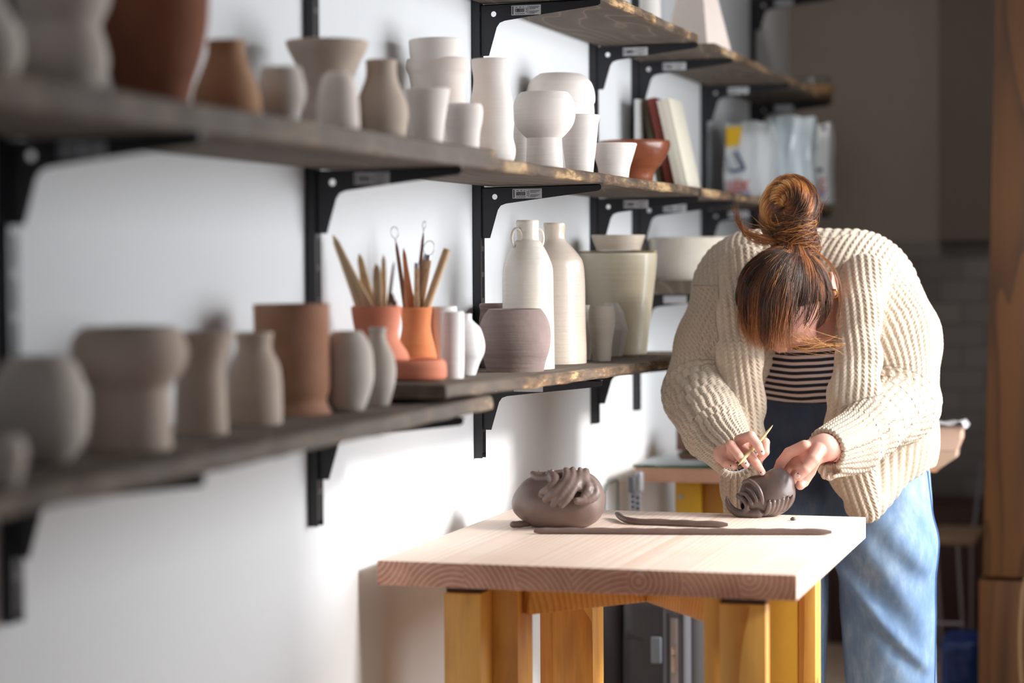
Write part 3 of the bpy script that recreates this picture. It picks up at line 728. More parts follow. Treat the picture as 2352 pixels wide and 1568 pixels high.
def sack(label, x0, x1, ytop, ybot, Y, D, seed, crease=.004):
    a = P(x0, ytop, Y=Y); b = P(x1, ytop, Y=Y); z0 = TOPC+.001; z1 = a[2]
    rnd = np.random.RandomState(seed); bm = bmesh.new(); nx, nz, nd = 14, 16, 5
    ph = rnd.uniform(0, 6.28, 8)
    def pos(u, v, w):    # u across X, v up, w depth
        x = a[0]+(b[0]-a[0])*u; z = z0+(z1-z0)*v; y = Y+D*w
        sq = 1-.55*max(0, v-.85)/.15                                        # top pinched
        y = Y + D*.5 + D*(w-.5)*sq
        bul = .008*math.sin(math.pi*u)*math.sin(math.pi*min(v*1.1,1))
        y += -bul if w < .5 else bul
        y += crease*(math.sin(u*17+ph[0]+v*2)*.6+math.sin(u*31+ph[1]-v*5)*.3)*(.4+.6*v)
        x += crease*.6*math.sin(v*9+ph[2]); return (x, y, z + (.004*math.sin(u*8+ph[3]) if v > .9 else 0))
    f = {}
    def V(i,j,k):
        if (i,j,k) not in f: f[(i,j,k)] = bm.verts.new(pos(i/nx, j/nz, k/nd))
        return f[(i,j,k)]
    for i in range(nx):
        for j in range(nz):
            for k in (0, nd): bm.faces.new((V(i,j,k),V(i+1,j,k),V(i+1,j+1,k),V(i,j+1,k)))
    for i in range(nx):
        for k in range(nd):
            for j in (0, nz): bm.faces.new((V(i,j,k),V(i+1,j,k),V(i+1,j,k+1),V(i,j,k+1)))
    for j in range(nz):
        for k in range(nd):
            for i in (0, nx): bm.faces.new((V(i,j,k),V(i,j+1,k),V(i,j+1,k+1),V(i,j,k+1)))
    root = empty('sack', ((a[0]+b[0])/2, Y+D/2, z0), label, 'sack', 'white sacks on the far middle shelf')
    body = from_bm('sack_body', bm, M_sack, root)
    return root, body
def decal(name, polys, Y, mat, parent):
    bm = bmesh.new()
    for pl_ in polys:
        vs = [bm.verts.new(tuple(P(px, py, Y=Y))) for px, py in pl_]; f = bm.faces.new(vs)
        r = bmesh.ops.extrude_face_region(bm, geom=[f])
        for v in r['geom']:
            if isinstance(v, bmesh.types.BMVert): v.co.y -= .0012
    return from_bm(name, bm, mat, parent, smooth=False)
def text_at(name, s, px, py, hpx, Y, mat, parent, sx=1):
    c = P(px, py, Y=Y); k = m_px(c)
    M4 = Matrix.Translation(Vector(c)) @ Matrix.Rotation(math.pi/2, 4, 'X'); return text_mesh(name, s, hpx*k/.72, mat, parent, M4, sx=sx)
Y1 = 6.30; f1 = Y1-.0145
r1, b1_ = sack('white sack printed with LEX, a yellow block and a blue angle', 1664, 1768, 280, 446, Y1, .12, 3)
decal('yellow_print', [[(1668,292),(1706,290),(1697,334),(1669,338)]], f1, M_sackyel, b1_)
decal('blue_print', [[(1688,348),(1693,346),(1713,384),(1707,386)], [(1680,391),(1710,385),(1713,391),(1680,397)], [(1668,360),(1671,360),(1680,394),(1677,394)]], f1, M_sackblue, b1_)
text_at('red_lettering', 'LEX', 1696, 439, 26, f1-.0002, M_sackred, b1_, .85)
decal('violet_print', [[(1688,443),(1722,441),(1722,449),(1688,452)]], f1, M_purple, b1_)
Y3 = 6.66; f3 = Y3-.0145
r3, b3_ = sack('white sack at the right printed with PIC in red and a blue zigzag', 1845, 1902, 283, 470, Y3, .12, 5, .003)
decal('blue_print', [[(1862,302),(1866,302),(1877,336),(1870,362),(1866,360),(1872,336)], [(1864,388),(1890,386),(1890,394),(1864,396)], [(1886,290),(1896,288),(1898,300),(1890,300)]], f3, M_sackblue, b3_)
text_at('red_lettering', 'PIC', 1879, 437, 27, f3-.0002, M_sackred, b3_, .75)
decal('violet_print', [[(1872,442),(1893,441),(1893,450),(1872,451)]], f3, M_purple, b3_)
Y2 = 6.45
n = NT('frosted_plastic'); v = n.co((1,1,.1)); n.P(Base__Color=n.mix(n.noise(v, 60, 3), hexc(205,216,220), hexc(180,192,198)), Roughness=.25); n.b.inputs['Subsurface Weight'].default_value = .0
M_sack2 = n.m
r2, b2_ = sack('taller creased bluish-white plastic bag between the two printed sacks', 1758, 1864, 267, 460, Y2, .10, 4, .007)
b2_.data.materials.clear(); b2_.data.materials.append(M_sack2)

# ------------------------------------------------------------------ work table
ZT = .781
def table_pp(n, base, f):
    v = n.co(); a = n.noise(v, 16, 4, .65); sp = n.ramp(a, [(.66,(0,0,0)),(.72,(1,1,1))]).outputs[0]
    g = n.noise(v, 5, 3, .6)
    base = n.mix(n.ramp(g, [(.45,(0,0,0)),(.75,(.35,.35,.35))]).outputs[0], base, hexc(228,190,168))
    # end grain takes the oil darker and shows its growth rings much more strongly
    ge = n('NewGeometry'); sy = n('SeparateXYZ', i0=ge.outputs['Normal']); em = n.math('GREATER_THAN', n.math('ABSOLUTE', sy.outputs[1]), .8)
    ec_ = n.ramp(f, [(.05,hexc(226,178,152)),(.5,hexc(206,152,126)),(.85,hexc(150,92,74))]).outputs[0]
    base = n.mix(em, base, n.mix(.22, ec_, base, 'MULTIPLY'))
    return n.mix(n.math('MULTIPLY', sp, .55), base, (.78,.74,.70,1))
M_top = mat_wood('laminated_beech_pine', hexc(248,232,218), hexc(228,198,178), 'Y', .0085, .5, plank=.092, bump=.06, warp=.0016, contrast=1.0, pp=table_pp)
def honey_pp(n, base, f_):
    v = n.co((1,1,.25)); a = n.noise(v, 18, 3, .6)
    k = n.noise(n.co((1,1,.6)), 11, 1); f = n.ramp(k, [(.745,(0,0,0)),(.775,(1,1,1))]).outputs[0]
    base = n.mix(n.ramp(a, [(.5,(0,0,0)),(.8,(.5,.5,.5))]).outputs[0], base, hexc(120,66,22))
    return n.mix(n.math('MULTIPLY', f, .7), base, (.05,.025,.01,1))
M_leg = mat_wood('honey_stained_wood', hexc(242,186,92), hexc(200,128,46), 'Z', .009, .45, bump=.1, warp=.008, contrast=.9, coat=.15, pp=honey_pp)
M_legx = mat_wood('honey_stained_rail', hexc(232,172,82), hexc(190,118,40), 'X', .009, .45, bump=.1, warp=.008, contrast=.9, coat=.15)
M_yel = plain('smooth_amber_leg', hexc(224,176,66), .4, 0, .05, 60)
tb = empty('work_table', (.383, 3.86, 0), 'pale laminated wooden work table with honey-stained legs, against the white wall', 'table')
box('table_top', (.033,3.45,ZT-.041), (.733,4.262,ZT), M_top, tb, .0015)
lp = ZT-.041
def leg(lo, hi, mat, extra=None, knot=False):
    l = box('leg', lo, hi, mat, tb, .003)
    if extra:
        for nm, a, b in extra: box(nm, a, b, M_leg, l, .002)
    return l
M_recess = plain('dark_leg_top', hexc(70,38,26), .6)  # dark brown block between leg and table top
l1 = leg((.120,3.536,0), (.186,3.66,lp-.022), M_leg); box('leg_top_block', (.122,3.545,lp-.022), (.184,3.65,lp), M_recess, l1, .001)
box('leg_cheek', (.186,3.60,0), (.232,3.69,lp-.001), M_leg, l1, .002)
l2 = leg((.592,3.536,0), (.669,3.568,lp-.022), M_leg); box('leg_top_block', (.594,3.540,lp-.022), (.667,3.566,lp), M_recess, l2, .001)
box('leg_cheek', (.563,3.552,0), (.5915,3.66,lp-.001), M_leg, l2, .002)
l3 = leg((.150,4.105,0), (.232,4.19,lp-.001), M_leg); box('leg_cheek', (.124,4.112,0), (.1495,4.19,lp-.001), M_leg, l3, .002)
xa, xb, xc = (float(P(q_,1450,Y=4.0)[0]) for q_ in (1752,1835,1874))
l4 = leg((xa,4.00,0), (xb,4.16,lp-.001), M_yel); l4['label'] = 'smooth amber leg'
box('leg_cheek', (xb+.0003,3.995,0), (xc,4.06,lp-.001), M_leg, l4, .002)
def beam(a, b, z0, z1, th, mat, name='cross_brace'):
    a = Vector(a); b = Vector(b); d = (b-a); L = d.length; ang = math.atan2(d.y, d.x); bm = bmesh.new()
    add_box(bm, (0,-th/2,z0), (L,th/2,z1), .002)
    m = Matrix.Translation((a.x,a.y,0)) @ Matrix.Rotation(ang, 4, 'Z'); bm.transform(m)
    return from_bm(name, bm, mat, tb)
beam((.235,3.63), (.56,4.02), .672, lp-.0005, .03, M_legx)
beam((.562,3.63), (.41,3.83), .672, lp-.0005, .03, M_legx)
beam((.382,3.868), (.236,4.10), .672, lp-.0005, .03, M_legx)

# ------------------------------------------------------------------ dark clay on the table
def dark_clay(name, c1, c2, rough=.5, coat=.15):
    n = NT(name); v = n.co(); a = n.noise(v, 22, 4, .6); b = n.noise(v, 140, 3, .6); c = n.noise(v, 45, 3, .7)
    n.P(Base__Color=n.mix(a, c1, c2), Roughness=n.math('ADD', n.math('MULTIPLY', a, .25), rough-.12), Coat__Weight=coat, Coat__Roughness=.35,
        Normal=n.bump(n.math('ADD', n.math('MULTIPLY', b, .35), c), .35, .0016)); return n.m
M_dark = dark_clay('wet_dark_clay', hexc(124,104,96), hexc(98,80,73))
M_dark2 = dark_clay('leather_hard_clay', hexc(112,94,87), hexc(84,69,64), .38, .45)
GC = 'dark clay pieces'
# the big lump with swirled ridges
bc = P(1281, 1150, Y=3.985); bk = m_px(bc)
def BP(px, py, dy): q = P(px, py, Y=bc[1]+dy); return q
Rl = [_R, -_F, _U]
ridges = [
 ([(1262,1088,-.028),(1274,1098,-.052),(1276,1112,-.064),(1262,1124,-.070),(1247,1130,-.068)], .0095),
 ([(1300,1080,-.030),(1302,1096,-.056),(1296,1112,-.070),(1276,1130,-.080),(1254,1146,-.080)], .0085),
 ([(1316,1078,-.026),(1316,1096,-.055),(1308,1114,-.072),(1290,1136,-.083),(1270,1158,-.084)], .0075),
 ([(1332,1078,-.022),(1331,1096,-.050),(1322,1116,-.068),(1306,1140,-.080),(1290,1160,-.084)], .0070),
 ([(1345,1082,-.018),(1341,1100,-.046),(1332,1122,-.064)], .0080),
 ([(1352,1100,-.030),(1362,1116,-.046),(1368,1134,-.052),(1350,1148,-.066),(1326,1150,-.078)], .0085),
 ([(1340,1100,-.045),(1350,1122,-.060),(1340,1138,-.070)], .0080),
 ([(1225,1090,-.012),(1240,1098,-.030),(1256,1096,-.038)], .0075)]
ridges = [(spline([BP(*q) for q in pts], 3), r) for pts, r in ridges]
def f_ball(p):
    d = sd_ell(p, BP(1278,1156,-.002), Rl, (.0835,.072,.0495))
    d = smin(d, sd_ell(p, BP(1305,1132,0), Rl, (.060,.060,.044)), .02)
    d = smin(d, sd_ell(p, BP(1335,1150,.0), Rl, (.040,.060,.047)), .02)
    d = smin(d, sd_ell(p, BP(1243,1130,.002), Rl, (.038,.050,.030)), .02)
    for pts, r in ridges:
        t = np.full(len(p), 9.)
        n_ = len(pts)-1
        for i_ in range(n_):
            w_ = lambda j: r*1.12*(.45+.55*math.sin(math.pi*min(1,(j+.8)/(n_+.8))*.92)**.6)
            t = np.minimum(t, sd_cone(p, pts[i_], pts[i_+1], w_(i_), w_(i_+1)))
        d = smin(d, t, .0050)
    d = smin(d, sd_cone(p, BP(1224,1086,-.01), BP(1250,1094,-.02), .0035, .010), .006)
    d = smin(d, sd_cone(p, BP(1236,1079,0), BP(1240,1090,-.005), .0016, .004), .004)
    d = smin(d, sd_cone(p, BP(1268,1081,-.015), BP(1256,1093,-.02), .003, .007), .003)
    d = smin(d, sd_cone(p, BP(1342,1078,-.01), BP(1345,1088,-.015), .003, .007), .004)
    d = d + .0014*noise3(p, .05, 3, 2)
    return np.maximum(d, (ZT+.0006)-p[:,2])
co, q = surface(f_ball, bc-np.array([.11,.11,.08]), bc+np.array([.11,.11,.09]), .0016)
tag(mesh_np('clay_lump', co, q, M_dark), 'big lump of dark clay with swirled finger ridges on the work table', 'clay lump', GC)
# small lump squeezed out behind it
def roll(label, pts, rad, flat_end=True, name='clay_coil', mat=M_dark):
    pts = spline(pts, 6); n = len(pts); r = np.full(n, rad)
    r[0] *= .55; r[1] *= .9; r[-1] *= .45; r[-2] *= .9
    r = r*(1+.05*np.sin(np.arange(n)*1.3))
    for i, p_ in enumerate(pts): pts[i][2] = max(p_[2], ZT+r[i]+.0004)
    o = tube(name, pts, list(r), mat, None, 18); return tag(o, label, 'clay coil', GC)
a = P(1172,1212,Z=ZT); roll('small dark clay nub poking out left of the big clay lump', [tuple(a+(0,0,.006)), tuple(a+(.018,.004,.007)), tuple(a+(.036,.02,.008))], .0062, name='clay_nub')
a = P(1416,1190,Z=ZT); b = P(1672,1212,Z=ZT); m1 = P(1445,1203,Z=ZT); m2 = P(1530,1207,Z=ZT)
roll('shorter dark clay coil with upturned tip, behind the long coil', [tuple(a+(0,0,.0095)), tuple(m1+(0,0,.0065)), tuple(m2+(0,0,.0062)), tuple(P(1600,1210,Z=ZT)+(0,0,.006)), tuple(b+(0,0,.006))], .0060)
a = P(1226,1226,Z=ZT); b = P(1910,1229,Z=ZT)
roll('long straight dark clay coil lying in front across the table', [tuple(a*(1-t)+b*t+np.array([0,.002*math.sin(t*9),.0057])) for t in np.linspace(0,1,9)], .0057)
c = P(1822, 1195, Z=ZT); bm = bmesh.new(); bmesh.ops.create_icosphere(bm, subdivisions=3, radius=.0045)
for v in bm.verts: v.co = Vector((v.co.x*1.25, v.co.y, v.co.z*.75))*(1+.12*math.sin(v.co.x*900+v.co.z*700)) + Vector(c) + Vector((0,0,.0033))
tag(from_bm('clay_crumb', bm, M_dark2), 'tiny dark clay crumb near the far right table corner', 'clay crumb', GC)

# the small sculpted vessel she is working on
SY = P(1745,1186,Z=ZT)[1]; SY = SY+.012; sc0 = P(1760,1135,Y=SY)
def SP(px, py, dy=0): return P(px, py, Y=SY+dy)
k = m_px(sc0); G3 = lambda L: [SP(*q) for q in L]
tentacles = [
 ([(1706,1108,-.030),(1722,1104,-.038),(1738,1116,-.043),(1748,1134,-.046),(1752,1156,-.044)], 5.2),
 ([(1715,1120,-.034),(1726,1126,-.041),(1733,1137,-.045),(1740,1152,-.046)], 4.6),
 ([(1700,1131,-.030),(1712,1134,-.037),(1721,1145,-.043),(1728,1158,-.045)], 5.0),
 ([(1693,1137,-.026),(1704,1143,-.033),(1713,1154,-.037),(1716,1166,-.037),(1709,1175,-.033),(1699,1175,-.030)], 6.0)]
tail = ([(1740,1178,-.030),(1722,1180,-.032),(1704,1180,-.030),(1688,1174,-.028),(1676,1163,-.027),(1670,1150,-.027),(1669,1140,-.028)], [13,11,10,9,7.5,5,1.5])
ribs = []
for i in range(6):
    x = 1763+i*9.6
    ribs.append(([(x+4+i*1.2,1150-i*2.6,-.041+i*.003),(x+3,1165-i*2.5,-.041+i*.004),(x-3,1177-i*2.2,-.031+i*.004),(x-12,1181-i*1.6,-.012)], 5.4-.25*i))
def chain(p, pts, rr, d0=None):
    t = np.full(len(p), 9.)
    for i in range(len(pts)-1): t = np.minimum(t, sd_cone(p, pts[i], pts[i+1], rr[i], rr[i+1]))
    return t
_t = [(spline(G3(L), 4), r*k) for L, r in tentacles]; _r = [(spline(G3(L), 3), r*k) for L, r in ribs]
_tl = spline(G3(tail[0]), 4); _tr = np.interp(np.arange(len(_tl))/4., range(len(tail[1])), tail[1])*k
mc = SP(1802,1098,.004)                        # mouth of the vessel, up and to the right
def f_scu(p):
    d = sd_ell(p, SP(1778,1133), Rl, (49*k,.041,47*k))
    d = smin(d, sd_ell(p, SP(1742,1138), Rl, (46*k,.039,48*k)), .008)
    d = smin(d, sd_ell(p, SP(1752,1160), Rl, (50*k,.030,28*k)), .010)
    ax = (SP(1812,1098)-SP(1770,1140)); ax /= np.linalg.norm(ax)
    d = smin(d, sd_cone(p, SP(1775,1120), SP(1790,1106), .030, .028), .012)
    # hollow mouth
    d = smax(d, -sd_cone(p, SP(1788,1112,.004), SP(1822,1074,.02), .017, .021), .004)
    # carved band between tentacles and bulb
    g = spline([SP(1728,1090,-.030), SP(1746,1100,-.040), SP(1756,1120,-.046), SP(1759,1142,-.048)], 4)
    d = smax(d, -chain(p, g, [.0035]*len(g)), .003)
    for pts, r in _t: d = smin(d, chain(p, pts, [r*.6]+[r]*(len(pts)-2)+[r*.7]), .0016)
    for pts, r in _r: d = smin(d, chain(p, pts, [r*.4]+[r]*(len(pts)-2)+[r*.8]), .0018)
    d = smin(d, chain(p, _tl, _tr), .004)
    d = smax(d, -sd_cone(p, SP(1700,1160,-.040), SP(1712,1163,-.015), .0062, .006), .003)
    d = d + .0005*noise3(p, .045, 4, 1)
    return np.maximum(d, (ZT+.0006)-p[:,2])
co, q = surface(f_scu, sc0-np.array([.10,.07,.06]), sc0+np.array([.09,.07,.07]), .0010)
tag(mesh_np('clay_sculpture', co, q, M_dark2), 'small dark clay creature vessel with curled tail and ribs, held in her hands', 'clay sculpture', GC)

# ------------------------------------------------------------------ second table behind and things on it
M_slab2 = mat_wood('second_table_wood', hexc(205,158,130), hexc(168,118,92), 'Y', .006, .5, plank=.09, contrast=.7)
n2 = P(1466,1072,Z=ZT); X2, Y2n = .078, float(P(1466,1072,Z=ZT-.0)[1])
Y2n = 5.13
t2 = empty('glass_topped_table', (.4, Y2n+.35, 0), 'second wooden table with yellow legs, behind the work table and under a glass sheet', 'table')
z2 = float(P(1466,1073,Y=Y2n)[2])
box('table_top', (.070,Y2n+.002,z2-.034), (.67,Y2n+.62,z2), M_slab2, t2, .001)
for xx, yy in ((.152,Y2n+.07), (.59,Y2n+.07), (.152,Y2n+.5), (.59,Y2n+.5)):
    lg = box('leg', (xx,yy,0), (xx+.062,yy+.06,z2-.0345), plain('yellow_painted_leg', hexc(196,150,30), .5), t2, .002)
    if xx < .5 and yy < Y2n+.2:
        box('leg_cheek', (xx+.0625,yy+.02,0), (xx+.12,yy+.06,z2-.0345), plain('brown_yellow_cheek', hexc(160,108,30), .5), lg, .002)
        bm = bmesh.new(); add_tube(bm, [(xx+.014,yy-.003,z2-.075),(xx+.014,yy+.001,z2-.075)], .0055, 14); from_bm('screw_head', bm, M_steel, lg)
def glass_mat():
    n = NT('green_edged_glass'); n.P(Base__Color=(.78,.93,.87,1), Roughness=.03, Transmission__Weight=1.0, IOR=1.5)
    va = n('VolumeAbsorption'); va.inputs['Color'].default_value = (.15,.85,.55,1); va.inputs['Density'].default_value = 4
    n.t.links.new(va.outputs[0], n.n['Material Output'].inputs['Volume']); return n.m
M_glass = glass_mat()
tag(box('glass_sheet', (.066,Y2n-.002,z2+.0004), (.665,Y2n+.6,z2+.0062), M_glass, None, .0004), 'clear glass sheet with green edge lying on the second table', 'glass sheet')
c = P(1553, 1037, Y=Y2n+.40)
tag(box('wooden_block', (c[0],Y2n+.40,z2+.0068), (c[0]+.11,Y2n+.50,z2+.062), plain('dark_brown_block', hexc(96,62,50), .6), None, .003), 'dark brown block standing on the glass sheet behind her elbow', 'block')
# grey clamp hanging at the corner of the second table
M_grey = plain('grey_metal', hexc(150,152,158), .4, .3); M_dgrey = plain('dark_grey_plastic', hexc(84,84,86), .5)
cx0 = P(1462,1110,Y=Y2n-.03); kk = m_px(cx0); zc = lambda py: float(P(1462,py,Y=Y2n-.03)[2])
cl_ = empty('bar_clamp', (cx0[0], Y2n-.03, zc(1165)), 'grey bar clamp with perforated rail at the near corner of the second table', 'clamp')
bm = bmesh.new(); add_box(bm, (cx0[0]-13*kk,Y2n-.045,zc(1166)-.12), (cx0[0]+13*kk,Y2n-.040,zc(1131)), .0006); rail = from_bm('perforated_rail', bm, M_grey, cl_)
bm = bmesh.new()
for i in range(7):
    for s in (-6, 6):
        z = zc(1138+i*12+(3 if s > 0 else 0)); add_box(bm, (cx0[0]+(s-3.6)*kk,Y2n-.0465,z-.004), (cx0[0]+(s+3.6)*kk,Y2n-.0455,z+.003), .0004)
from_bm('rail_holes', bm, plain('hole_black', (.01,.01,.012,1)), rail)
bm = bmesh.new(); add_box(bm, (cx0[0]-15*kk,Y2n-.060,zc(1130)), (cx0[0]+3*kk,Y2n-.036,zc(1091)), .006, seg=4); from_bm('jaw', bm, M_dgrey, cl_)
bm = bmesh.new(); add_box(bm, (cx0[0]+0*kk,Y2n-.052,zc(1129)), (cx0[0]+17*kk,Y2n-.024,zc(1081)), .006, seg=4); from_bm('slider', bm, M_grey, cl_)
# small arch-shaped fitting on the wall
k3 = m_px(P(1405,1130,X=.01)); bm = bmesh.new(); za = float(P(1405,1112,X=.01)[2]); ya = float(P(1390,1130,X=.01)[1]); yb = float(P(1421,1130,X=.01)[1])
add_tube(bm, [(.008,ya,za-.16),(.008,ya,za-.012),(.008,ya+.03,za+.004),(.008,yb-.01,za+.006),(.008,yb,za-.004),(.008,yb,za-.16)], .0028, 8)
root = tag(from_bm('arch_fitting', bm, plain('green_grey_fitting', hexc(96,116,104), .4)), 'thin grey-green arch-shaped fitting on the white wall behind the clay lump', 'wall_fitting')

# ------------------------------------------------------------------ luggage under the tables
M_case = plain('charcoal_nylon', hexc(62,58,60), .7, 0, .3, 300); M_case2 = plain('charcoal_side', hexc(48,45,47), .75, 0, .3, 300)
YB = 4.95
def PX(px, Y=YB, py=1450): return float(P(px,py,Y=Y)[0])
def PZ(py, Y=YB, px=1450): return float(P(px,py,Y=Y)[2])
cs = empty('suitcase', (.25, YB+.2, 0), 'dark charcoal suitcase standing under the tables by the wall', 'suitcase')
bm = bmesh.new(); add_box(bm, (PX(1425),YB,.01), (PX(1612),YB+.24,PZ(1362)), .035, seg=6); cb = from_bm('shell', bm, M_case, cs)
bm = bmesh.new(); add_box(bm, (PX(1372),YB+.012,.01), (PX(1424),YB+.22,PZ(1378)), .024, seg=6); from_bm('side_pocket', bm, M_case2, cs)
pts = [(PX(1430)+.004,YB-.001,.05),(PX(1430)+.004,YB-.001,PZ(1480)),(PX(1438),YB-.001,PZ(1466)),(PX(1452),YB-.001,PZ(1462)),(PX(1475),YB-.001,PZ(1468))]
tube('piping', spline(pts,6), .0022, M_case2, cb, 8)
bm = bmesh.new(); add_box(bm, (PX(1496),YB-.010,PZ(1520)), (PX(1521),YB-.001,PZ(1458)), .0045, seg=4); hd = from_bm('handle_plate', bm, plain('shiny_grey_plate', hexc(120,126,134), .35), cs)
bg = empty('garment_bag', (PX(1568), YB-.06, 0), 'upright grey garment bag with a long metal zip, in front of the suitcase', 'bag')
M_bag = plain('grey_bag_cloth', hexc(96,96,104), .75, 0, .3, 200)
bm = bmesh.new(); add_box(bm, (PX(1541),YB-.09,.01), (PX(1596),YB-.03,PZ(1375)), .012, seg=4); bgb = from_bm('bag_body', bm, M_bag, bg)
for a_, b_, nm in ((1551,1556,'seam'), (1585,1589,'seam')): box(nm, (PX(a_),YB-.092,.03), (PX(b_),YB-.089,PZ(1390)), M_case, bgb, .0005)
box('zip_tape', (PX(1560),YB-.0925,.03), (PX(1577),YB-.0900,PZ(1400)), plain('zip_tape', hexc(150,140,138), .6), bgb, .0005)
zp = empty('zp', (0,0,0)); bpy.data.objects.remove(zp)
bm = bmesh.new(); add_box(bm, (PX(1562),YB-.0965,PZ(1482)), (PX(1574),YB-.0930,PZ(1462)), .001); add_box(bm, (PX(1563),YB-.0975,PZ(1521)), (PX(1573),YB-.0955,PZ(1484)), .0008)
from_bm('zip_pull', bm, plain('zip_metal', hexc(170,150,140), .35, .7), bgb)
c = P(1530,1622,Y=YB-.14); bm = bmesh.new(); bmesh.ops.create_uvsphere(bm, u_segments=28, v_segments=16, radius=.032)
for v in bm.verts: v.co = Vector((v.co.x*.9+c[0], v.co.y*.7+YB-.16, v.co.z*1.2+c[2]-.02))
add_tube(bm, [(c[0],YB-.16,0.001),(c[0],YB-.16,c[2]-.03)], .02, 16)
tag(from_bm('white_bottle', bm, M_wht), 'rounded white bottle top in front of the dark suitcase', 'bottle')

# ------------------------------------------------------------------ things at the right, behind her
YR = Y2n+.30
st = []
M_blk = [plain('pinkish_block', hexc(205,170,150), .7), plain('tan_block', hexc(188,160,136), .7), plain('orange_block', hexc(205,150,118), .7)]
def quad_prism(name, pts, Y, D, mat):
    bm = bmesh.new(); vs = [bm.verts.new(tuple(P(px,py,Y=Y))) for px, py in pts]; f = bm.faces.new(vs)
    r = bmesh.ops.extrude_face_region(bm, geom=[f]); 
    for v in r['geom']:
        if isinstance(v, bmesh.types.BMVert): v.co.y += D
    return from_bm(name, bm, mat, smooth=False)
GB = 'wooden offcuts behind her hip'
ybo = 1079
while P(1990,ybo+1,Y=YR)[2] > z2+.0070: ybo += 1
tag(quad_prism('wooden_offcut', [(2010,985),(2206,984),(2206,1010),(2196,1034),(2010,1040)], YR, .10, M_blk[0]), 'upper pinkish wooden offcut sticking out behind her hip', 'wooden offcut', GB)
tag(quad_prism('wooden_offcut', [(2010,1041),(2195,1035),(2194,1052),(2160,1075),(2010,1078)], YR, .10, M_blk[1]), 'middle tan wooden offcut below the pinkish one', 'wooden offcut', GB)
tag(quad_prism('wooden_offcut', [(1990,1079),(2158,1076),(2150,1084),(1990,ybo)], YR, .10, M_blk[2]), 'lowest orange wooden offcut resting on the second table', 'wooden offcut', GB)
bm = bmesh.new(); a0 = P(2115, 975, Y=YR-.02); k5 = m_px(a0); g = []
for i in range(13):
    row = []
    for j in range(5):
        px = 2110+i*9; z = float(P(px, 978 if i < 10 else 978-6*math.sin((i-9)*.9), Y=YR)[2]); y = YR-.02+.035*j
        row.append(bm.verts.new((float(P(px,978,Y=YR)[0]), y, z+.004-(.012*(i-11) if i > 11 else 0) + .002*math.sin(i*1.3+j))))
    g.append(row)
for A_, B_ in zip(g[:-1], g[1:]):
    for j in range(4): bm.faces.new((A_[j], A_[j+1], B_[j+1], B_[j]))
bmesh.ops.solidify(bm, geom=bm.faces[:], thickness=.006)
tag(from_bm('paper_sheet', bm, plain('white_cloth', (.8,.8,.82,1), .8)), 'crumpled white cloth lying over the wooden offcuts', 'cloth')
# chair with thin metal legs in the dark room
YC = 6.75
def Q(px, py, Y=YC): return tuple(P(px, py, Y=Y))
ch = empty('metal_chair', (float(P(2190,1240,Y=YC)[0]), YC, 0), 'thin-legged metal chair with a wooden seat edge in the dark back room', 'chair')
M_tube = plain('pale_metal_tube', hexc(150,145,150), .35, .6)
a = P(2130,1238,Y=YC); b = P(2240,1244,Y=YC)
box('seat', (a[0],YC,a[2]-.016), (b[0],YC+.34,a[2]+.004), plain('chair_wood', hexc(150,120,96), .5), ch, .004)
tube('back_post', [Q(2234,1232,YC+.33),Q(2243,1170,YC+.34),Q(2256,1060,YC+.38)], .005, M_tube, ch, 10)
for px, yy in ((2200,YC+.02), (2150,YC+.02)):
    zt_ = a[2]-.016; p0 = P(px,1250,Y=yy); tube('leg', [(p0[0],yy,zt_), (p0[0]+.026,yy,.0)], .0055, M_tube, ch, 10)
for px, yy in ((2232,YC+.31), (2150,YC+.31)):
    p0 = P(px,1250,Y=yy); tube('leg', [(p0[0],yy,a[2]-.016), (p0[0]+.0,yy,.0)], .0055, M_tube, ch, 10)
p0 = P(2175,1432,Y=YC+.02); tube('crossbar', [(p0[0]-.07,YC+.02,p0[2]), (p0[0]+.052,YC+.02,p0[2])], .006, M_tube, ch, 10)
tag(box('low_cabinet', (.20,FARY-.42,.002), (.86,FARY-.02,.46), plain('dark_mahogany', hexc(62,34,26), .5), None, .004), 'low dark brown cabinet at the back of the dark room', 'cabinet')
# blue bag on the floor
bx0, bx1 = float(P(2168,1500,Y=6.55)[0]), float(P(2247,1500,Y=6.55)[0]); c = np.array([(bx0+bx1)/2, 6.62, .065])
def f_bag(p):
    q = np.abs(p-c)-np.array([(bx1-bx0)/2-.02,.09,.07]); d = np.sqrt((np.maximum(q,0)**2).sum(1))+np.minimum(q.max(1),0)-.03
    return np.maximum(d+.006*noise3(p,.07,11,3), .001-p[:,2])
co, q = surface(f_bag, c-.22, c+.22, .006)
tag(mesh_np('blue_bag', co, q, plain('blue_plastic_bag', hexc(20,60,130), .35, 0, .5, 30)), 'crumpled blue plastic bag on the floor of the back room', 'bag')
# pale hoop of hose at the right edge
pts = [Q(2352+18,1270,5.90), Q(2350,1330,5.90), Q(2339,1400,5.90), Q(2336,1480,5.90), Q(2340,1568,5.90), Q(2352,1640,5.90)]
pts[0] = tuple(np.array(pts[0])+(0.03,0,0)); L = [tuple(v) for v in spline(pts, 6)]
e = L[-1]; L += [(e[0]+.03,e[1],e[2]*.5), (e[0]+.08,e[1],.006)]
tag(tube('hose', [(a_+.006,b_,c_) for a_,b_,c_ in L], .0052, plain('tan_hose', hexc(128,102,70), .5), None, 12), 'pale tan hose curving down beside the door post', 'hose')

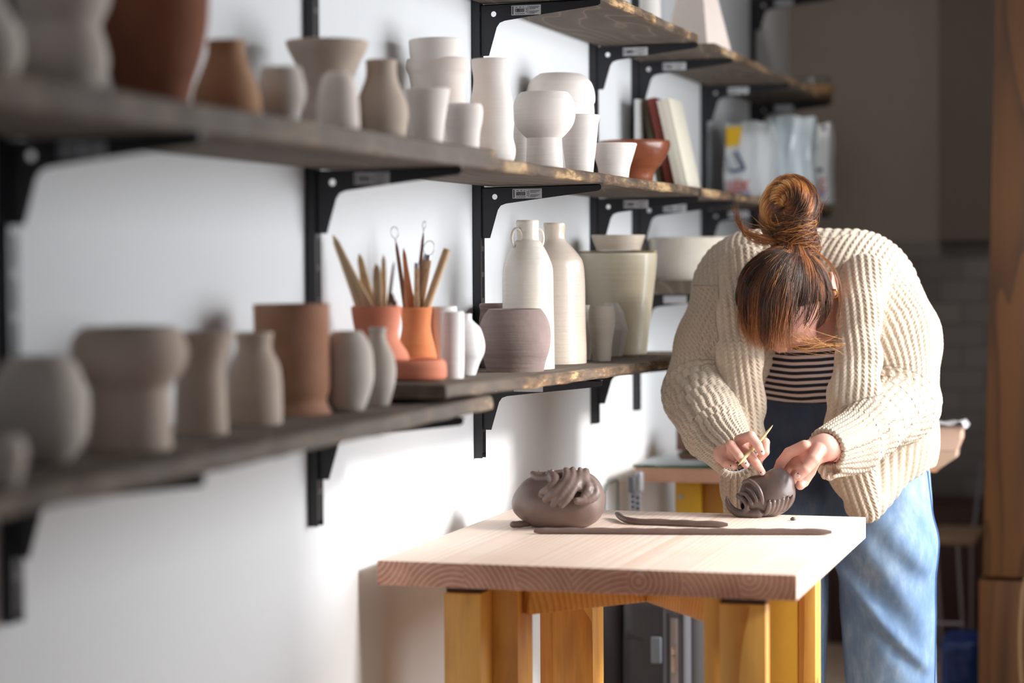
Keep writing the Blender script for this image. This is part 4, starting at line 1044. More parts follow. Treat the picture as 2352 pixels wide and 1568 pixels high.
# ------------------------------------------------------------------ the potter
person = empty('person', (.62, 4.66, 0), 'person in a chunky cream cardigan, striped top and jeans bending over the work table', 'person')
HY = SY
def V3(px, py, Y): return np.array(P(px, py, Y=Y))
def mp(Y): return m_px((.6, Y, 1.0))
def prim(a, b, ra, rb, sy=1.0, sx=1.0):
    """a,b=(px,py,Y); radii in photo px; sy squashes depth"""
    A_, B_ = V3(*a), V3(*b); k = mp((a[2]+b[2])/2)
    s = np.array([1/sx, 1/sy, 1.]); m = min(1, sy, sx)
    return (A_, B_, ra*mp(a[2]), rb*mp(b[2]), s, m)
def sdp(p, q):
    A_, B_, ra, rb, s, m = q
    return sd_cone(p*s, A_*s, B_*s, ra, rb)*m

# --- body (one continuous skin: trunk, neck, head, arms) --------------------
Hc = V3(1806, 686, 4.47)
f_ = np.array([-.17,-.20,-.96]); f_ /= np.linalg.norm(f_)
u_ = np.array([.02,-.97,.20]); u_ -= f_*(u_@f_); u_ /= np.linalg.norm(u_)
s_ = np.cross(u_, f_); s_ = s_ if s_[0] > 0 else -s_
HM = [s_, f_, u_]
def HP(s, f, u): return Hc + s_*s + f_*f + u_*u
trunk = [prim((1850,700,4.66),(1842,830,4.64),112,118,.72), prim((1885,700,4.63),(1872,800,4.60),62,70,.8), prim((1842,830,4.64),(1845,960,4.68),118,112,.75), prim((1760,690,4.70),(1965,690,4.72),72,72)]
hips = [prim((1850,950,4.68),(1930,1060,4.69),112,112,.8,1.05), prim((1812,1090,4.66),(1800,1250,4.63),104,88), prim((1800,1250,4.63),(1798,1640,4.66),88,72),
        prim((2010,1075,4.69),(2035,1250,4.66),108,96), prim((2035,1250,4.66),(2050,1680,4.69),96,74)]
arms = [prim((1735,700,4.66),(1620,905,4.52),52,44), prim((1620,905,4.52),(1668,1035,HY+.04),42,27), prim((1975,700,4.68),(2072,925,4.57),52,44), prim((2072,925,4.57),(1915,1029,HY+.055),42,29)]
def f_body(p):
    d = sdp(p, trunk[0])
    for q in trunk[1:]: d = smin(d, sdp(p, q), .03)
    for q in hips: d = smin(d, sdp(p, q), .03)
    for q in arms: d = smin(d, sdp(p, q), .012)
    # neck and head
    d = smin(d, sd_cone(p, V3(1895,690,4.58), V3(1892,745,4.58), .038, .038), .02)
    d = smin(d, sd_cone(p, V3(1868,690,4.66), HP(.0,-.03,-.055), .060, .054), .02)
    return d
def f_head(p):
    d = sd_ell(p, HP(0,-.004,.0), HM, (.0745,.089,.095))
    d = smin(d, sd_cone(p, HP(.0,.040,-.045), HP(0,.066,-.100), .050, .026), .030)      # jaw and chin
    d = smin(d, sd_cone(p, HP(.0,-.03,-.055), V3(1868,690,4.66), .052, .060), .02)
    d = smin(d, sd_cone(p, HP(0,.082,-.012), HP(0,.097,-.043), .0065, .009), .008)      # nose
    for sg in (-1, 1):
        d = smin(d, sd_ell(p, HP(sg*.009,.096,-.046), HM, (.007,.007,.006)), .004)
        d = smax(d, -sd_ell(p, HP(sg*.032,.098,-.014), HM, (.019,.014,.011)), .010)     # eye sockets
        d = smin(d, sd_ell(p, HP(sg*.031,.076,-.015), HM, (.0125,.0115,.0105)), .002)   # lowered lids
        d = smin(d, sd_ell(p, HP(sg*.045,.062,-.045), HM, (.022,.020,.020)), .02)       # cheeks
    d = smin(d, sd_ell(p, HP(0,.090,-.072), HM, (.021,.008,.0045)), .003)               # lips
    d = smin(d, sd_ell(p, HP(0,.088,-.081), HM, (.018,.008,.005)), .003)
    for E0, sg in ((V3(1912,652,4.505), 1), (HP(-.078,-.005,-.03), -1)):                # ears
        if sg < 0: ax = HM
        else: ax = [np.array([.93,.30,.12]), np.array([-.28,.95,0.]), np.array([-.10,-.03,1.])]
        d = smin(d, smax(sd_ell(p, E0, ax, (.0115,.018,.025)), -sd_ell(p, E0+(np.array([.010,-.014,.003])), ax, (.007,.010,.015)), .003), .004)
    return d
# hands
def fing(L, r, Y0=HY): 
    pts = [V3(x, y, Y0+dy) for x, y, dy in L]; return pts, [q*mp(Y0) for q in r]
RH = [fing([(1698,1010,-.006),(1724,1001,-.026),(1741,1023,-.030),(1749,1039,-.027)], [12.5,11.8,10.3,8.6]),
      fing([(1704,1028,-.004),(1722,1044,-.020),(1738,1066,-.022),(1750,1084,-.016)], [12.5,11.2,10.3,8.6]),
      fing([(1722,1018,.014),(1757,1016,.006),(1757,1038,.0),(1745,1054,-.002)], [13,11.2,10.5,9]),
      fing([(1682,1036,-.012),(1679,1022,-.030),(1697,1046,-.037),(1713,1067,-.034)], [12.5,11.2,10.2,8.4]),
      fing([(1656,1048,-.004),(1668,1064,-.020),(1686,1070,-.026)], [13,10.8,8.6])]
LHd = [fing([(1880,1034,.012),(1868,1056,-.016),(1850,1078,-.028),(1835,1094,-.030)], [17,14.5,12.6,10.2]),
      fing([(1848,1024,.014),(1812,1040,.018),(1794,1062,.024),(1784,1084,.026)], [14,13,12,10.5]),
      fing([(1850,1036,.034),(1818,1056,.044),(1802,1082,.048),(1798,1104,.046)], [14,13,12,10.5]),
      fing([(1858,1046,.040),(1832,1074,.054),(1820,1100,.056),(1816,1118,.052)], [14,13,11.5,10]),
      fing([(1872,1052,.018),(1860,1082,.020),(1846,1106,.014),(1838,1114,.004)], [16,14,12.5,11])]
def hand(p, fingers, palm, k=.004):
    d = sdp(p, palm[0])
    for q in palm[1:]: d = smin(d, sdp(p, q), .010)
    for pts, r in fingers:
        t = sd_cone(p, pts[0], pts[1], r[0], r[1])
        for i in range(1, len(pts)-1): t = smin(t, sd_cone(p, pts[i], pts[i+1], r[i], r[i+1]), .0015)
        d = smin(d, t, k)
    return d
palmR = [prim((1655,1034,HY+.045),(1672,1040,HY+.012),26,27), prim((1672,1040,HY+.010),(1706,1024,HY+.006),24,17,.8), prim((1660,1044,HY+.004),(1680,1050,HY-.008),20,13)]
palmL = [prim((1925,1030,HY+.062),(1892,1026,HY+.035),29,28), prim((1892,1026,HY+.034),(1850,1032,HY+.026),28,20,.8), prim((1885,1036,HY+.03),(1862,1056,HY+.024),24,20,.75), prim((1850,1040,HY+.036),(1826,1062,HY+.040),18,15,.7)]
f_RH = lambda p: smin(hand(p, RH, palmR), sdp(p, arms[1]), .008)
f_LH = lambda p: smin(hand(p, LHd, palmL), sdp(p, arms[3]), .008)
parts_v, parts_q = [], []; off = 0
def addpart(f, lo, hi, h):
    global off
    co, q = surface(f, lo, hi, h); parts_v.append(co); parts_q.append(q+off); off += len(co)
fb = lambda p: np.maximum(f_body(p), -np.minimum(f_head(p)+.002, 9))
addpart(f_body, [.20,4.15,.0], [1.05,4.95,1.36], .011)
addpart(lambda p: np.maximum(f_head(p), -(sd_ell(p, V3(1868,690,4.70), np.eye(3), (.02,.02,.02)))), Hc-.19, Hc+.19, .0028)
addpart(lambda p: smax(f_RH(p), (p[:,1]-(HY+.075)), .002), V3(1690,1040,HY)-[.09,.08,.09], V3(1690,1040,HY)+[.09,.09,.09], .0015)
addpart(lambda p: smax(f_LH(p), (p[:,1]-(HY+.085)), .002), V3(1850,1050,HY)-[.11,.07,.10], V3(1850,1050,HY)+[.11,.10,.10], .0015)
def skin_mat():
    n = NT('skin'); v = n.co(); a = n.noise(v, 35, 3); b = n.noise(v, 500, 2); c = n.noise(v, 12, 2)
    base = n.mix(a, hexc(222,174,156), hexc(206,148,132)); base = n.mix(n.ramp(c, [(.5,(0,0,0)),(.8,(.5,.5,.5))]).outputs[0], base, hexc(200,122,104))
    sp = n.ramp(n.noise(v, 210, 2), [(.69,(0,0,0)),(.73,(1,1,1))]).outputs[0]
    base = n.mix(n.math('MULTIPLY', sp, .35), base, hexc(110,92,88))      # dried clay specks
    n.P(Base__Color=base, Roughness=.5, Subsurface__Weight=.08, Subsurface__Radius=(.012,.005,.003), Subsurface__Scale=.6, Normal=n.bump(n.math('ADD', n.math('MULTIPLY', b, .4), a), .15, .001)); return n.m
M_skin = skin_mat()
body = mesh_np('body', np.concatenate(parts_v), np.concatenate(parts_q), M_skin, person)
M_nail = plain('fingernail', hexc(236,196,186), .25); M_dot = plain('dark_nail_speck', hexc(46,30,52), .5)
def nail(tip, prev, r, out, wide=.62):
    t = (tip-prev)/np.linalg.norm(tip-prev); o = np.array(out, float); o -= t*(o@t); o /= np.linalg.norm(o); b = np.cross(t, o)
    c = tip - t*r*.05 + o*r*.72; bm = bmesh.new(); bmesh.ops.create_uvsphere(bm, u_segments=16, v_segments=10, radius=1)
    for v in bm.verts: v.co = Vector(c + t*v.co.x*r*.82 + b*v.co.y*r*wide + o*v.co.z*r*.34)
    nl = from_bm('fingernail', bm, M_nail, body)
    bm = bmesh.new(); bmesh.ops.create_icosphere(bm, subdivisions=2, radius=.0013)
    for v in bm.verts: v.co += Vector(c - t*r*.35 + o*r*.34)
    from_bm('nail_speck', bm, M_dot, nl)
for (pts, r), out in ((RH[0],(.3,-.9,.3)), (RH[1],(-.1,-1,.1)), (RH[3],(.5,-.8,.1)), (RH[4],(.2,-1,-.1)), (LHd[0],(-.55,-.8,.1))):
    nail(pts[-1], pts[-2], r[-1], out, .8 if pts is LHd[0][0] else .62)

# --- striped top and jeans ---------------------------------------------------
zs = lambda py, Y=4.55: V3(1840, py, Y)[2]
def f_top(p):
    d = sdp(p, trunk[0])
    for q in trunk[1:]: d = smin(d, sdp(p, q), .03)
    d = smin(d, sdp(p, hips[0]), .03) - .005
    x0 = V3(1850,800,4.5)[0]
    neck = zs(797) + .9*np.maximum(0, np.abs(p[:,0]-x0)-.03)**1.2 + np.maximum(0, (p[:,1]-4.60))*1.2
    d = np.maximum(d, p[:,2]-neck); d = np.maximum(d, zs(925)-p[:,2])
    return d + .0012*np.sin(p[:,2]*60+p[:,0]*25)
co, q = surface(f_top, [.25,4.35,zs(930)-.02], [1.0,4.95,zs(640)], .005)
def stripe_mat():
    n = NT('striped_jersey'); t = n('TexCoord'); sx = n('SeparateXYZ', i0=t.outputs['Object'])
    x2 = n.math('POWER', n.math('SUBTRACT', sx.outputs[0], .56), 2.)
    z = n.math('ADD', n.math('SUBTRACT', sx.outputs[2], n.math('MULTIPLY', x2, 1.0)), n.math('MULTIPLY', n.noise(n.co((1,1,.2)), 7, 2), .012))
    f = n.math('FRACT', n.math('DIVIDE', z, .0132))
    s = n.ramp(f, [(.0,(0,0,0)),(.50,(0,0,0)),(.53,(1,1,1)),(.97,(1,1,1)),(1,(0,0,0))]).outputs[0]
    n.P(Base__Color=n.mix(s, (.012,.012,.025,1), hexc(214,196,190)), Roughness=.85, Normal=n.bump(n.noise(n.co(), 700, 2), .2, .001)); return n.m
mesh_np('striped_top', co, q, stripe_mat(), person)
def f_jeans(p):
    d = sdp(p, hips[0])
    for q in hips[1:]: d = smin(d, sdp(p, q), .022)
    d = smin(d, sdp(p, prim((1845,915,4.67),(1850,960,4.68),116,116,.8)), .02)
    d = d - .014 - .010*np.clip((.75-p[:,2])/.5, 0, 1)
    y = p[:,1]; a = p[:,0]*1.2+p[:,2]
    fold = .0055*np.sin(a*38+2.2*np.sin(p[:,2]*9)+p[:,0]*20)*np.exp(-((p[:,2]-.60)/.14)**2) + .004*np.sin((p[:,0]*.8-p[:,2])*60+1.3)*np.exp(-((p[:,2]-.82)/.10)**2)
    fold += .010*np.exp(-(((p[:,2]-.47)+(p[:,0]-.78)*1.1)/.022)**2) - .008*np.exp(-(((p[:,2]-.435)+(p[:,0]-.78)*1.1)/.02)**2)
    fold = fold*np.clip((4.66-y)/.08, 0, 1)
    d = d - fold*.8 + .0022*noise3(p*np.array([1,1,.45]), .09, 21, 3)
    d = np.maximum(d, p[:,2]-zs(911)); return np.maximum(d, .02-p[:,2])
co, q = surface(f_jeans, [.30,4.40,.0], [1.02,4.95,zs(900)+.01], .006)
def denim():
    n = NT('washed_denim'); v = n.co(); t = n('TexCoord'); sx = n('SeparateXYZ', i0=t.outputs['Object'])
    tw = n('TexWave', Vector=n.co((1,0,1), rot=(0,.7,0)), Scale=320.0, Distortion=2.0); tw.inputs['Detail'].default_value = 2
    a = n.noise(n.co((1,1,.5)), 9, 4, .65); b = n.noise(n.co((1,1,.35)), 55, 4, .7)
    f = n.math('ADD', n.math('MULTIPLY', a, .75), n.math('MULTIPLY', b, .45))
    base = n.ramp(f, [(.30,hexc(74,106,148)),(.58,hexc(118,146,178)),(.88,hexc(172,190,208))]).outputs[0]
    # shade of the torso on the front rise, painted in as darker indigo
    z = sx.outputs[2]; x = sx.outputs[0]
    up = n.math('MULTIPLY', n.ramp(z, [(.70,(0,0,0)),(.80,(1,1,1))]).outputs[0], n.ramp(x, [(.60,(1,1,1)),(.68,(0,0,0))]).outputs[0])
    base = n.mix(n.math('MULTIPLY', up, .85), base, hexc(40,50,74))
    n.P(Base__Color=n.mix(n.math('MULTIPLY', tw.outputs[0], .18), base, hexc(60,84,120)), Roughness=.85, Normal=n.bump(n.math('ADD', tw.outputs[0], b), .25, .0012)); return n.m
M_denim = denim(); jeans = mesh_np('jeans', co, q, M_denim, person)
M_stitch = plain('muted_stitching', hexc(84,80,86), .8)
def project(f, pts, off_=.0006):
    pts = np.array(pts, float)
    for _ in range(6):
        g = grad(f, pts, .002); pts = pts - g*(f(pts)-off_)[:,None]*.8
    return pts
sm = project(f_jeans, [V3(1875+8*math.sin(t*2), 925+t*130, 4.52) for t in np.linspace(0,1,26)], .0008)
tube('fly_seam', sm, .0006, M_stitch, jeans, 6)
sm = project(f_jeans, [V3(2150, 1040+t*560, 4.66) for t in np.linspace(0,1,50)], .0010)
tube('side_seam', sm, .0016, plain('seam_denim', hexc(70,110,165), .8), jeans, 8)
sm = project(f_jeans, [V3(1762+t*150, 930+6*math.sin(t*3.1), 4.52) for t in np.linspace(0,1,30)], .0006)
tube('waistband_seam', sm, .0008, M_stitch, jeans, 6)
for sg, x in ((-1,1798), (1,2050)):                                      # shoes under the hems
    c = V3(x, 1600, 4.66); root = None
    sh = lambda p, c=c: np.maximum(smin(sd_cone(p, (c[0],4.70,.045), (c[0]-.01,4.56,.035), .040, .036), sd_cone(p, (c[0],4.70,.05), (c[0],4.70,.11), .04, .045), .02), .002-p[:,2])
    co, q = surface(sh, [c[0]-.08,4.46,0], [c[0]+.08,4.80,.17], .006)
    mesh_np('shoe', co, q, M_wht, person)

# --- cardigan ------------------------------------------------------------------
sleeveR = [((1962,698,4.70),156),((2028,790,4.65),134),((2070,925,4.57),88),((2000,985,HY+.19),68),((1905,1030,HY+.055),50)]
sleeveL = [((1745,692,4.68),160),((1672,800,4.60),124),((1611,905,4.52),90),((1640,985,HY+.14),74),((1690,1047,HY+.025),54)]
def mk(L, sy=1): return [prim(L[i][0], L[i+1][0], L[i][1], L[i+1][1], sy) for i in range(len(L)-1)]
SR, SL = mk(sleeveR), mk(sleeveL)
SRx = [prim((1975,1040,HY+.13),(1904,1080,HY+.06),46,24,.7)]
BK = [prim((1742,684,4.73),(1950,686,4.75),158,160), prim((1860,730,4.76),(2010,950,4.76),140,132)]
BD = [prim((2018,930,4.70),(2022,1020,4.68),134,128), prim((2022,1010,4.66),(1988,1152,4.52),122,50,.75)]
BL = [prim((1740,900,4.74),(1735,1100,4.70),75,60,.6)]
PRn = mk([((1986,640,4.57),58),((1976,730,4.51),45),((1972,820,4.47),46),((1962,905,4.44),52),((1950,985,4.46),50),((1952,1070,4.47),52),((1990,1165,4.47),36)], .62)
PLn = mk([((1706,620,4.57),58),((1700,720,4.50),48),((1700,820,4.47),46),((1706,920,4.45),46),((1710,1020,4.42),43),((1702,1110,4.41),42),((1698,1200,4.40),40)], .55)
groups = [('SR', SR+SRx), ('SL', SL), ('BK', BK+BD+BL), ('PR', PRn), ('PL', PLn)]
xl = V3(1752,800,4.5)[0]; xr0, xr1 = V3(1938,678,4.5), V3(1900,940,4.5)
cR0, cR1 = V3(*sleeveR[3][0]), V3(*sleeveR[4][0]); dR = (cR1-cR0)/np.linalg.norm(cR1-cR0)
cL0, cL1 = V3(*sleeveL[3][0]), V3(*sleeveL[4][0]); dL = (cL1-cL0)/np.linalg.norm(cL1-cL0)
kk = mp(HY)
def grp(p, L, k=.012):
    d = sdp(p, L[0])
    for q in L[1:]: d = smin(d, sdp(p, q), k)
    return d
def card_parts(p):
    D = {}
    r = grp(p, SR); r = smin(r, grp(p, SRx), .02)
    # cuffs: cut off and hollow
    pr = (p-cR1)@dR + .10*(p[:,2]-cR1[2]) ; r = smax(r, np.where(np.linalg.norm(p-cR1,axis=1) < .16, pr-.010, -1), .004)
    hol = sd_cone(p, cR0*.25+cR1*.75, cR1+dR*.05, 34*kk, 42*kk); r = smax(r, -hol, .006)
    hol = sd_cone(p, V3(1915,1075,HY+.055), V3(1880,1085,HY+.03), 14*kk, 17*kk); r = smax(r, -hol, .005)
    D['SR'] = r
    l = grp(p, SL); pl_ = (p-cL1)@dL; l = smax(l, np.where(np.linalg.norm(p-cL1,axis=1) < .14, pl_-.006, -1), .004)
    hol = sd_cone(p, cL0*.3+cL1*.7, cL1+dL*.05, 36*kk, 46*kk); l = smax(l, -hol, .006); D['SL'] = l
    b = grp(p, BK, .03); b = smin(b, grp(p, BD, .03), .03); b = smin(b, grp(p, BL), .03)
    t = np.clip((xr0[2]-p[:,2])/(xr0[2]-xr1[2]), 0, 1.6); xr = xr0[0]+(xr1[0]-xr0[0])*t
    g = np.maximum(np.maximum(xl-p[:,0], p[:,0]-xr), np.maximum(p[:,2]-zs(640), p[:,1]-4.80))
    b = smax(b, -g, .02)
    # hollow for the trunk and hips
    tr = np.minimum(np.minimum(sdp(p, trunk[0]), sdp(p, trunk[1])), np.minimum(sdp(p, hips[0]), sdp(p, hips[3])))-.022
    b = smax(b, -np.maximum(tr, p[:,2]-zs(660)), .01)
    D['BK'] = b; D['PR'] = smax(grp(p, PRn, .02), zs(1205,4.47)-p[:,2], .006); D['PL'] = grp(p, PLn, .02); return D
def sleeve_folds(p):
    # soft horizontal creases at the elbows
    d = 0
    for c, n_, s in ((V3(1600,935,4.48), np.array([.15,-.2,1.]), .05), (V3(2085,975,4.52), np.array([-.35,-.2,1.]), .06), (V3(2060,1010,4.5), np.array([-.5,-.2,1.]), .05)):
        n_ = n_/np.linalg.norm(n_); q = p-c; a = q@n_; r = np.linalg.norm(q, axis=1)
        d = d + .010*np.exp(-(a/.010)**2)*np.exp(-(r/s)**2) - .006*np.exp(-((a-.022)/.012)**2)*np.exp(-(r/s)**2)
    return d
def f_card(p):
    D = card_parts(p)
    d = smin(D['SR'], D['BK'], .018); d = smin(d, D['SL'], .018); 
    # folded revers sit proud of the body with a crease beside them
    d = smin(d, D['PR'], .006); d = smin(d, D['PL'], .006)
    return d + sleeve_folds(p) + .0022*noise3(p, .11, 31, 2)
co, q = surface(f_card, [.22,4.10,.72], [1.06,5.02,1.40], .0029)
D = card_parts(co); names = [g[0] for g in groups]; dist = np.stack([D[n_] for n_ in names], 1)
own = dist.argmin(1)
U_ = np.zeros(len(co)); V_ = np.zeros(len(co)); rib_p = .0142
def axis_uv(p, chain_pts, R0, ref):
    """u: arc position around a polyline, v: length along it"""
    best = np.full(len(p), 9.); u = np.zeros(len(p)); v = np.zeros(len(p)); acc = 0
    C_ = [np.array(c) for c in chain_pts]
    for a, b in zip(C_[:-1], C_[1:]):
        L = np.linalg.norm(b-a); t = (b-a)/L; s = (p-a)@t; sc = np.clip(s, 0, L); dd = np.linalg.norm(p-(a+sc[:,None]*t), axis=1)
        r1 = np.array(ref, float); r1 -= t*(r1@t); r1 /= np.linalg.norm(r1); r2 = np.cross(t, r1)
        q_ = p-a; ang = np.arctan2(q_@r2, q_@r1); m = dd < best
        u[m] = (ang*R0)[m]; v[m] = (acc+s)[m]; best[m] = dd[m]; acc += L
    return u, v
def dense(L): return [V3(*q_) for q_ in spline([l[0] for l in L], 6)]
for gi, (nme, chain_, R0, ref) in enumerate([
    ('SR', dense(sleeveR), .100, (.3,1,.2)), ('SL', dense(sleeveL), .100, (-.3,1,.2)), ('BK', [V3(1870,560,4.80), V3(1990,900,4.78), V3(2000,1200,4.70)], .150, (0,1,0))]):
    u, v = axis_uv(co, chain_, R0, ref); m = own == gi
    if gi < 2: u = u*np.where(v > np.sum([np.linalg.norm(np.array(chain_[i+1])-np.array(chain_[i])) for i in range(12)]), .62, 1.05)   # fewer ribs below the elbow
    U_[m] = u[m]; V_[m] = v[m]
m = own == 2
# over the shoulders and back the ribs fan down from the nape
nape = V3(1868,600,4.66); q_ = co-nape
fan = np.arctan2(q_[:,0], -(q_[:,2])+.02)
up = co[:,2] > zs(760)
sgb = np.clip(q_[:,0]/.10, -1, 1); U_[m & up] = (q_[:,0]*.95 - .34*sgb*q_[:,2])[m & up]; V_[m & up] = (q_[:,2]+.3*q_[:,0]*sgb)[m & up]
# upper sleeve heads share the slanted back ribs so the yoke reads as one piece
sh = ((own == 0) | (own == 1)) & (co[:,2] > zs(655))
sg = np.where(own == 0, 1., -1.)
yk = (q_[:,0]*.94 - .34*sg*q_[:,2]); U_[sh] = yk[sh]*1.0; V_[sh] = (q_[:,2]*.94 + q_[:,0]*.34*sg)[sh]
for gi, x in ((3, 0), (4, 0)):
    m = own == gi; L = [V3(*l) for l in ([(1982,640,4.57),(1972,820,4.47),(1958,905,4.44),(1952,1070,4.47),(1992,1180,4.47)] if gi == 3 else [(1706,620,4.57),(1700,820,4.47),(1708,960,4.44),(1698,1200,4.40)])]
    cx = np.interp(-co[:,2], [-l[2] for l in L], [l[0] for l in L]); U_[m] = (co[:,0]-cx + .3*(co[:,1]-4.45))[m]; V_[m] = co[:,2][m]
ph = U_/rib_p; rb = np.abs(np.cos(math.pi*ph))**.55
st = .5+.5*np.cos(2*math.pi*(V_/.0088) + np.where((np.floor(ph+.5) % 2) == 0, 0, math.pi*.5))
nr = grad(f_card, co, .002)
amp = .0044; disp = amp*(rb-.75) + .0005*(st-.5)*rb
gap = np.abs(f_card(co+nr*.012)-.012) ; disp = disp*np.clip(1-(gap-.002)/.006, .25, 1)
co = co + nr*disp[:,None]
def knit_mat():
    n = NT('chunky_cream_knit'); a = n('Attribute', _attribute_name='rib'); s = n('SeparateXYZ', i0=a.outputs['Vector'])
    u = n.math('DIVIDE', s.outputs[0], rib_p); fu = n.math('ABSOLUTE', n.math('SUBTRACT', n.math('FRACT', u), .5))
    v = n.math('ADD', n.math('DIVIDE', s.outputs[1], .0088), n.math('MULTIPLY', fu, 1.6))
    sv = n.math('SINE', n.math('MULTIPLY', v, 6.2832)); rr = n.math('COSINE', n.math('MULTIPLY', u, 6.2832))
    fz = n.noise(n.co(), 420, 3, .7); big = n.noise(n.co(), 20, 3)
    h = n.math('ADD', n.math('ADD', n.math('MULTIPLY', sv, .45), n.math('MULTIPLY', rr, .35)), n.math('MULTIPLY', fz, .9))
    base = n.mix(big, hexc(208,192,174), hexc(194,175,153)); base = n.mix(n.math('MULTIPLY', fz, .25), base, hexc(186,162,134))
    n.P(Base__Color=base, Roughness=.95, Sheen__Weight=.25, Sheen__Roughness=.5, Normal=n.bump(h, .75, .0016)); n.b.inputs['Specular IOR Level'].default_value = .1; return n.m
M_knit = knit_mat()
mesh_np('cardigan', co, q, M_knit, person, {'rib': np.stack([U_, V_, rb], 1)})
# inner cuff edges and bands on the wrists
def ring(name, c, d, r, th, mat, sq=1.0, par=person):
    d = np.array(d)/np.linalg.norm(d); a = np.cross(d, (0,0,1)); a /= np.linalg.norm(a); b = np.cross(d, a)
    pts = [c+a*r*math.cos(t)+b*r*sq*math.sin(t) for t in np.linspace(0, 2*math.pi, 41)]; return tube(name, pts, th, mat, par, 8, caps=False)
M_cuff = plain('pale_blue_cuff', hexc(214,218,228), .8)
ring('shirt_cuff', cL1+dL*.002, dL, 41*kk, .0024, M_cuff); ring('shirt_cuff', cL1-dL*.003, dL, 40*kk, .0020, plain('navy_cuff_line', hexc(30,34,50), .8))
ring('wristband', V3(1908,1029,HY+.052), V3(1925,1030,HY+.062)-V3(1892,1026,HY+.035), 31*kk, .0022, plain('dark_red_band', hexc(120,30,36), .6))

# --- hair ------------------------------------------------------------------------
def hair_mat():
    n = NT('balayage_hair'); a = n('Attribute', _attribute_name='tint'); t = a.outputs['Fac']
    base = n.ramp(t, [(0,hexc(48,32,25)),(.35,hexc(88,54,35)),(.62,hexc(152,90,46)),(.85,hexc(206,140,74)),(1,hexc(232,184,120))]).outputs[0]
    n.P(Base__Color=base, Roughness=.46); n.b.inputs['Specular IOR Level'].default_value = .45; return n.m
M_hair = hair_mat()
rs = np.random.RandomState(5)
def strands(name, curves, radii, tints, parent, nseg_side=3):
    """many thin tapered strands in ONE mesh"""
    Vv, Qq, T = [], [], []; o = 0
    for pts, r, t in zip(curves, radii, tints):
        pts = np.asarray(pts); k_ = len(pts); tg = np.gradient(pts, axis=0); tg /= np.maximum(np.linalg.norm(tg, axis=1), 1e-9)[:,None]
        a = np.cross(tg, np.array([.3,.9,.3])); a /= np.maximum(np.linalg.norm(a, axis=1), 1e-6)[:,None]; b = np.cross(tg, a)
        rr = r*np.interp(np.arange(k_), [0, k_*.15, k_*.7, k_-1], [.7,1,1,.15]) if np.isscalar(r) else r
        tt = np.full(k_, t) if np.isscalar(t) else t
        for j in range(nseg_side):
            an = 2*math.pi*j/nseg_side; Vv.append(pts+(a*math.cos(an)+b*math.sin(an))*rr[:,None]); T.append(tt)
        for j in range(nseg_side):
            j2 = (j+1)%nseg_side; i = np.arange(k_-1)
            Qq.append(np.stack([o+j*k_+i, o+j2*k_+i, o+j2*k_+i+1, o+j*k_+i+1], 1))
        o += nseg_side*k_
    return mesh_np(name, np.concatenate(Vv), np.concatenate(Qq), M_hair, parent, {'tint': np.concatenate(T)})
HR = np.array([.090,.097,.104]); H0 = HP(-.004,-.006,.004)
def hs(dirv, off_=1.0):   # point on the hair shell in direction dirv (head axes)
    dv = dirv/np.linalg.norm(dirv, axis=-1, keepdims=True); r = 1/np.sqrt(((dv/HR)**2).sum(-1, keepdims=True))
    return H0 + (dv*r*off_) @ np.array(HM)
Gd = np.array([.12,-.93,.34]); Gd /= np.linalg.norm(Gd)
e1 = np.cross(Gd, [1,0,0]); e1 /= np.linalg.norm(e1); e2 = np.cross(Gd, e1)
def limit(az):           # how far the hair reaches from the bun root, per direction
    d = e1*math.cos(az)+e2*math.sin(az)
    base = math.radians(118)
    if d[2] < 0: base = math.radians(118+20*d[2])
    return base
def f_cap(p):
    q_ = (p-H0) @ np.array(HM).T
    d = sd_ell(p, H0, HM, HR*.965)
    face = np.maximum(q_[:,1]-(.060-.80*np.maximum(0, q_[:,0]-.005)), -1)
    d = smax(d, face, .006); d = smax(d, q_[:,1]*.35-q_[:,2]-.062, .008)
    rootp = hs(Gd[None])[0]; bd = Vector(Gd)
    d = smin(d, sd_cone(p, H0+(rootp-H0)*.8, V3(1818,520,4.50), .022, .016), .012)
    return d + .0012*noise3(p, .02, 41, 2)
co, q = surface(f_cap, Hc-.16, Hc+[.16,.16,.20], .003)
hair = mesh_np('hair', co, q, M_hair, person, {'tint': np.full(len(co), .10)})
cur, rad, tin = [], [], []
for i in range(6200):
    az = rs.uniform(0, 2*math.pi); dd = e1*math.cos(az)+e2*math.sin(az)
    lim = limit(az)*rs.uniform(.80,1.0) if rs.rand() < .75 else limit(az)*rs.uniform(.35,.8)
    an = np.linspace(lim, .04, 16); sw = az + .10*np.sin(an*3+az*3)*rs.uniform(-1,1)
    dirs = Gd*np.cos(an)[:,None] + (e1*np.cos(sw)[:,None]+e2*np.sin(sw)[:,None])*np.sin(an)[:,None]
    lift = 1.0 + .022*rs.rand() + .035*np.sin(an*1.1)*(.5+.5*math.sin(az*5.3+1.1)) + .01*rs.randn()*np.linspace(1,0,16)
    pts = hs(dirs, lift[:,None]) + s_*(.0035*np.sin(an*4+math.floor(az*6)*2.3)*np.clip(an-.5,0,1))[:,None]
    ql = (pts-H0) @ np.array(HM).T
    bad = ql[:,1] > .070-.80*np.maximum(0, ql[:,0]-.004)
    if bad[0] and rs.rand() < .9:
        k0 = int(np.argmin(bad)); pts = pts[k0:]; an = an[k0:]
        if len(pts) < 5: continue
    cl_n = .5+.5*(.62*math.sin(az*6+1.0)+.38*math.sin(az*15+2*math.sin(az*3))); near = 1-an/2.1
    t = np.clip(.02 + .80*cl_n**2.2*np.clip(1.25-np.abs(an-.75)*1.1, .05, 1) + .30*near**2 + rs.normal(0,.08), 0, 1)
    cur.append(pts); rad.append(rs.uniform(.00035,.00075)); tin.append(t)
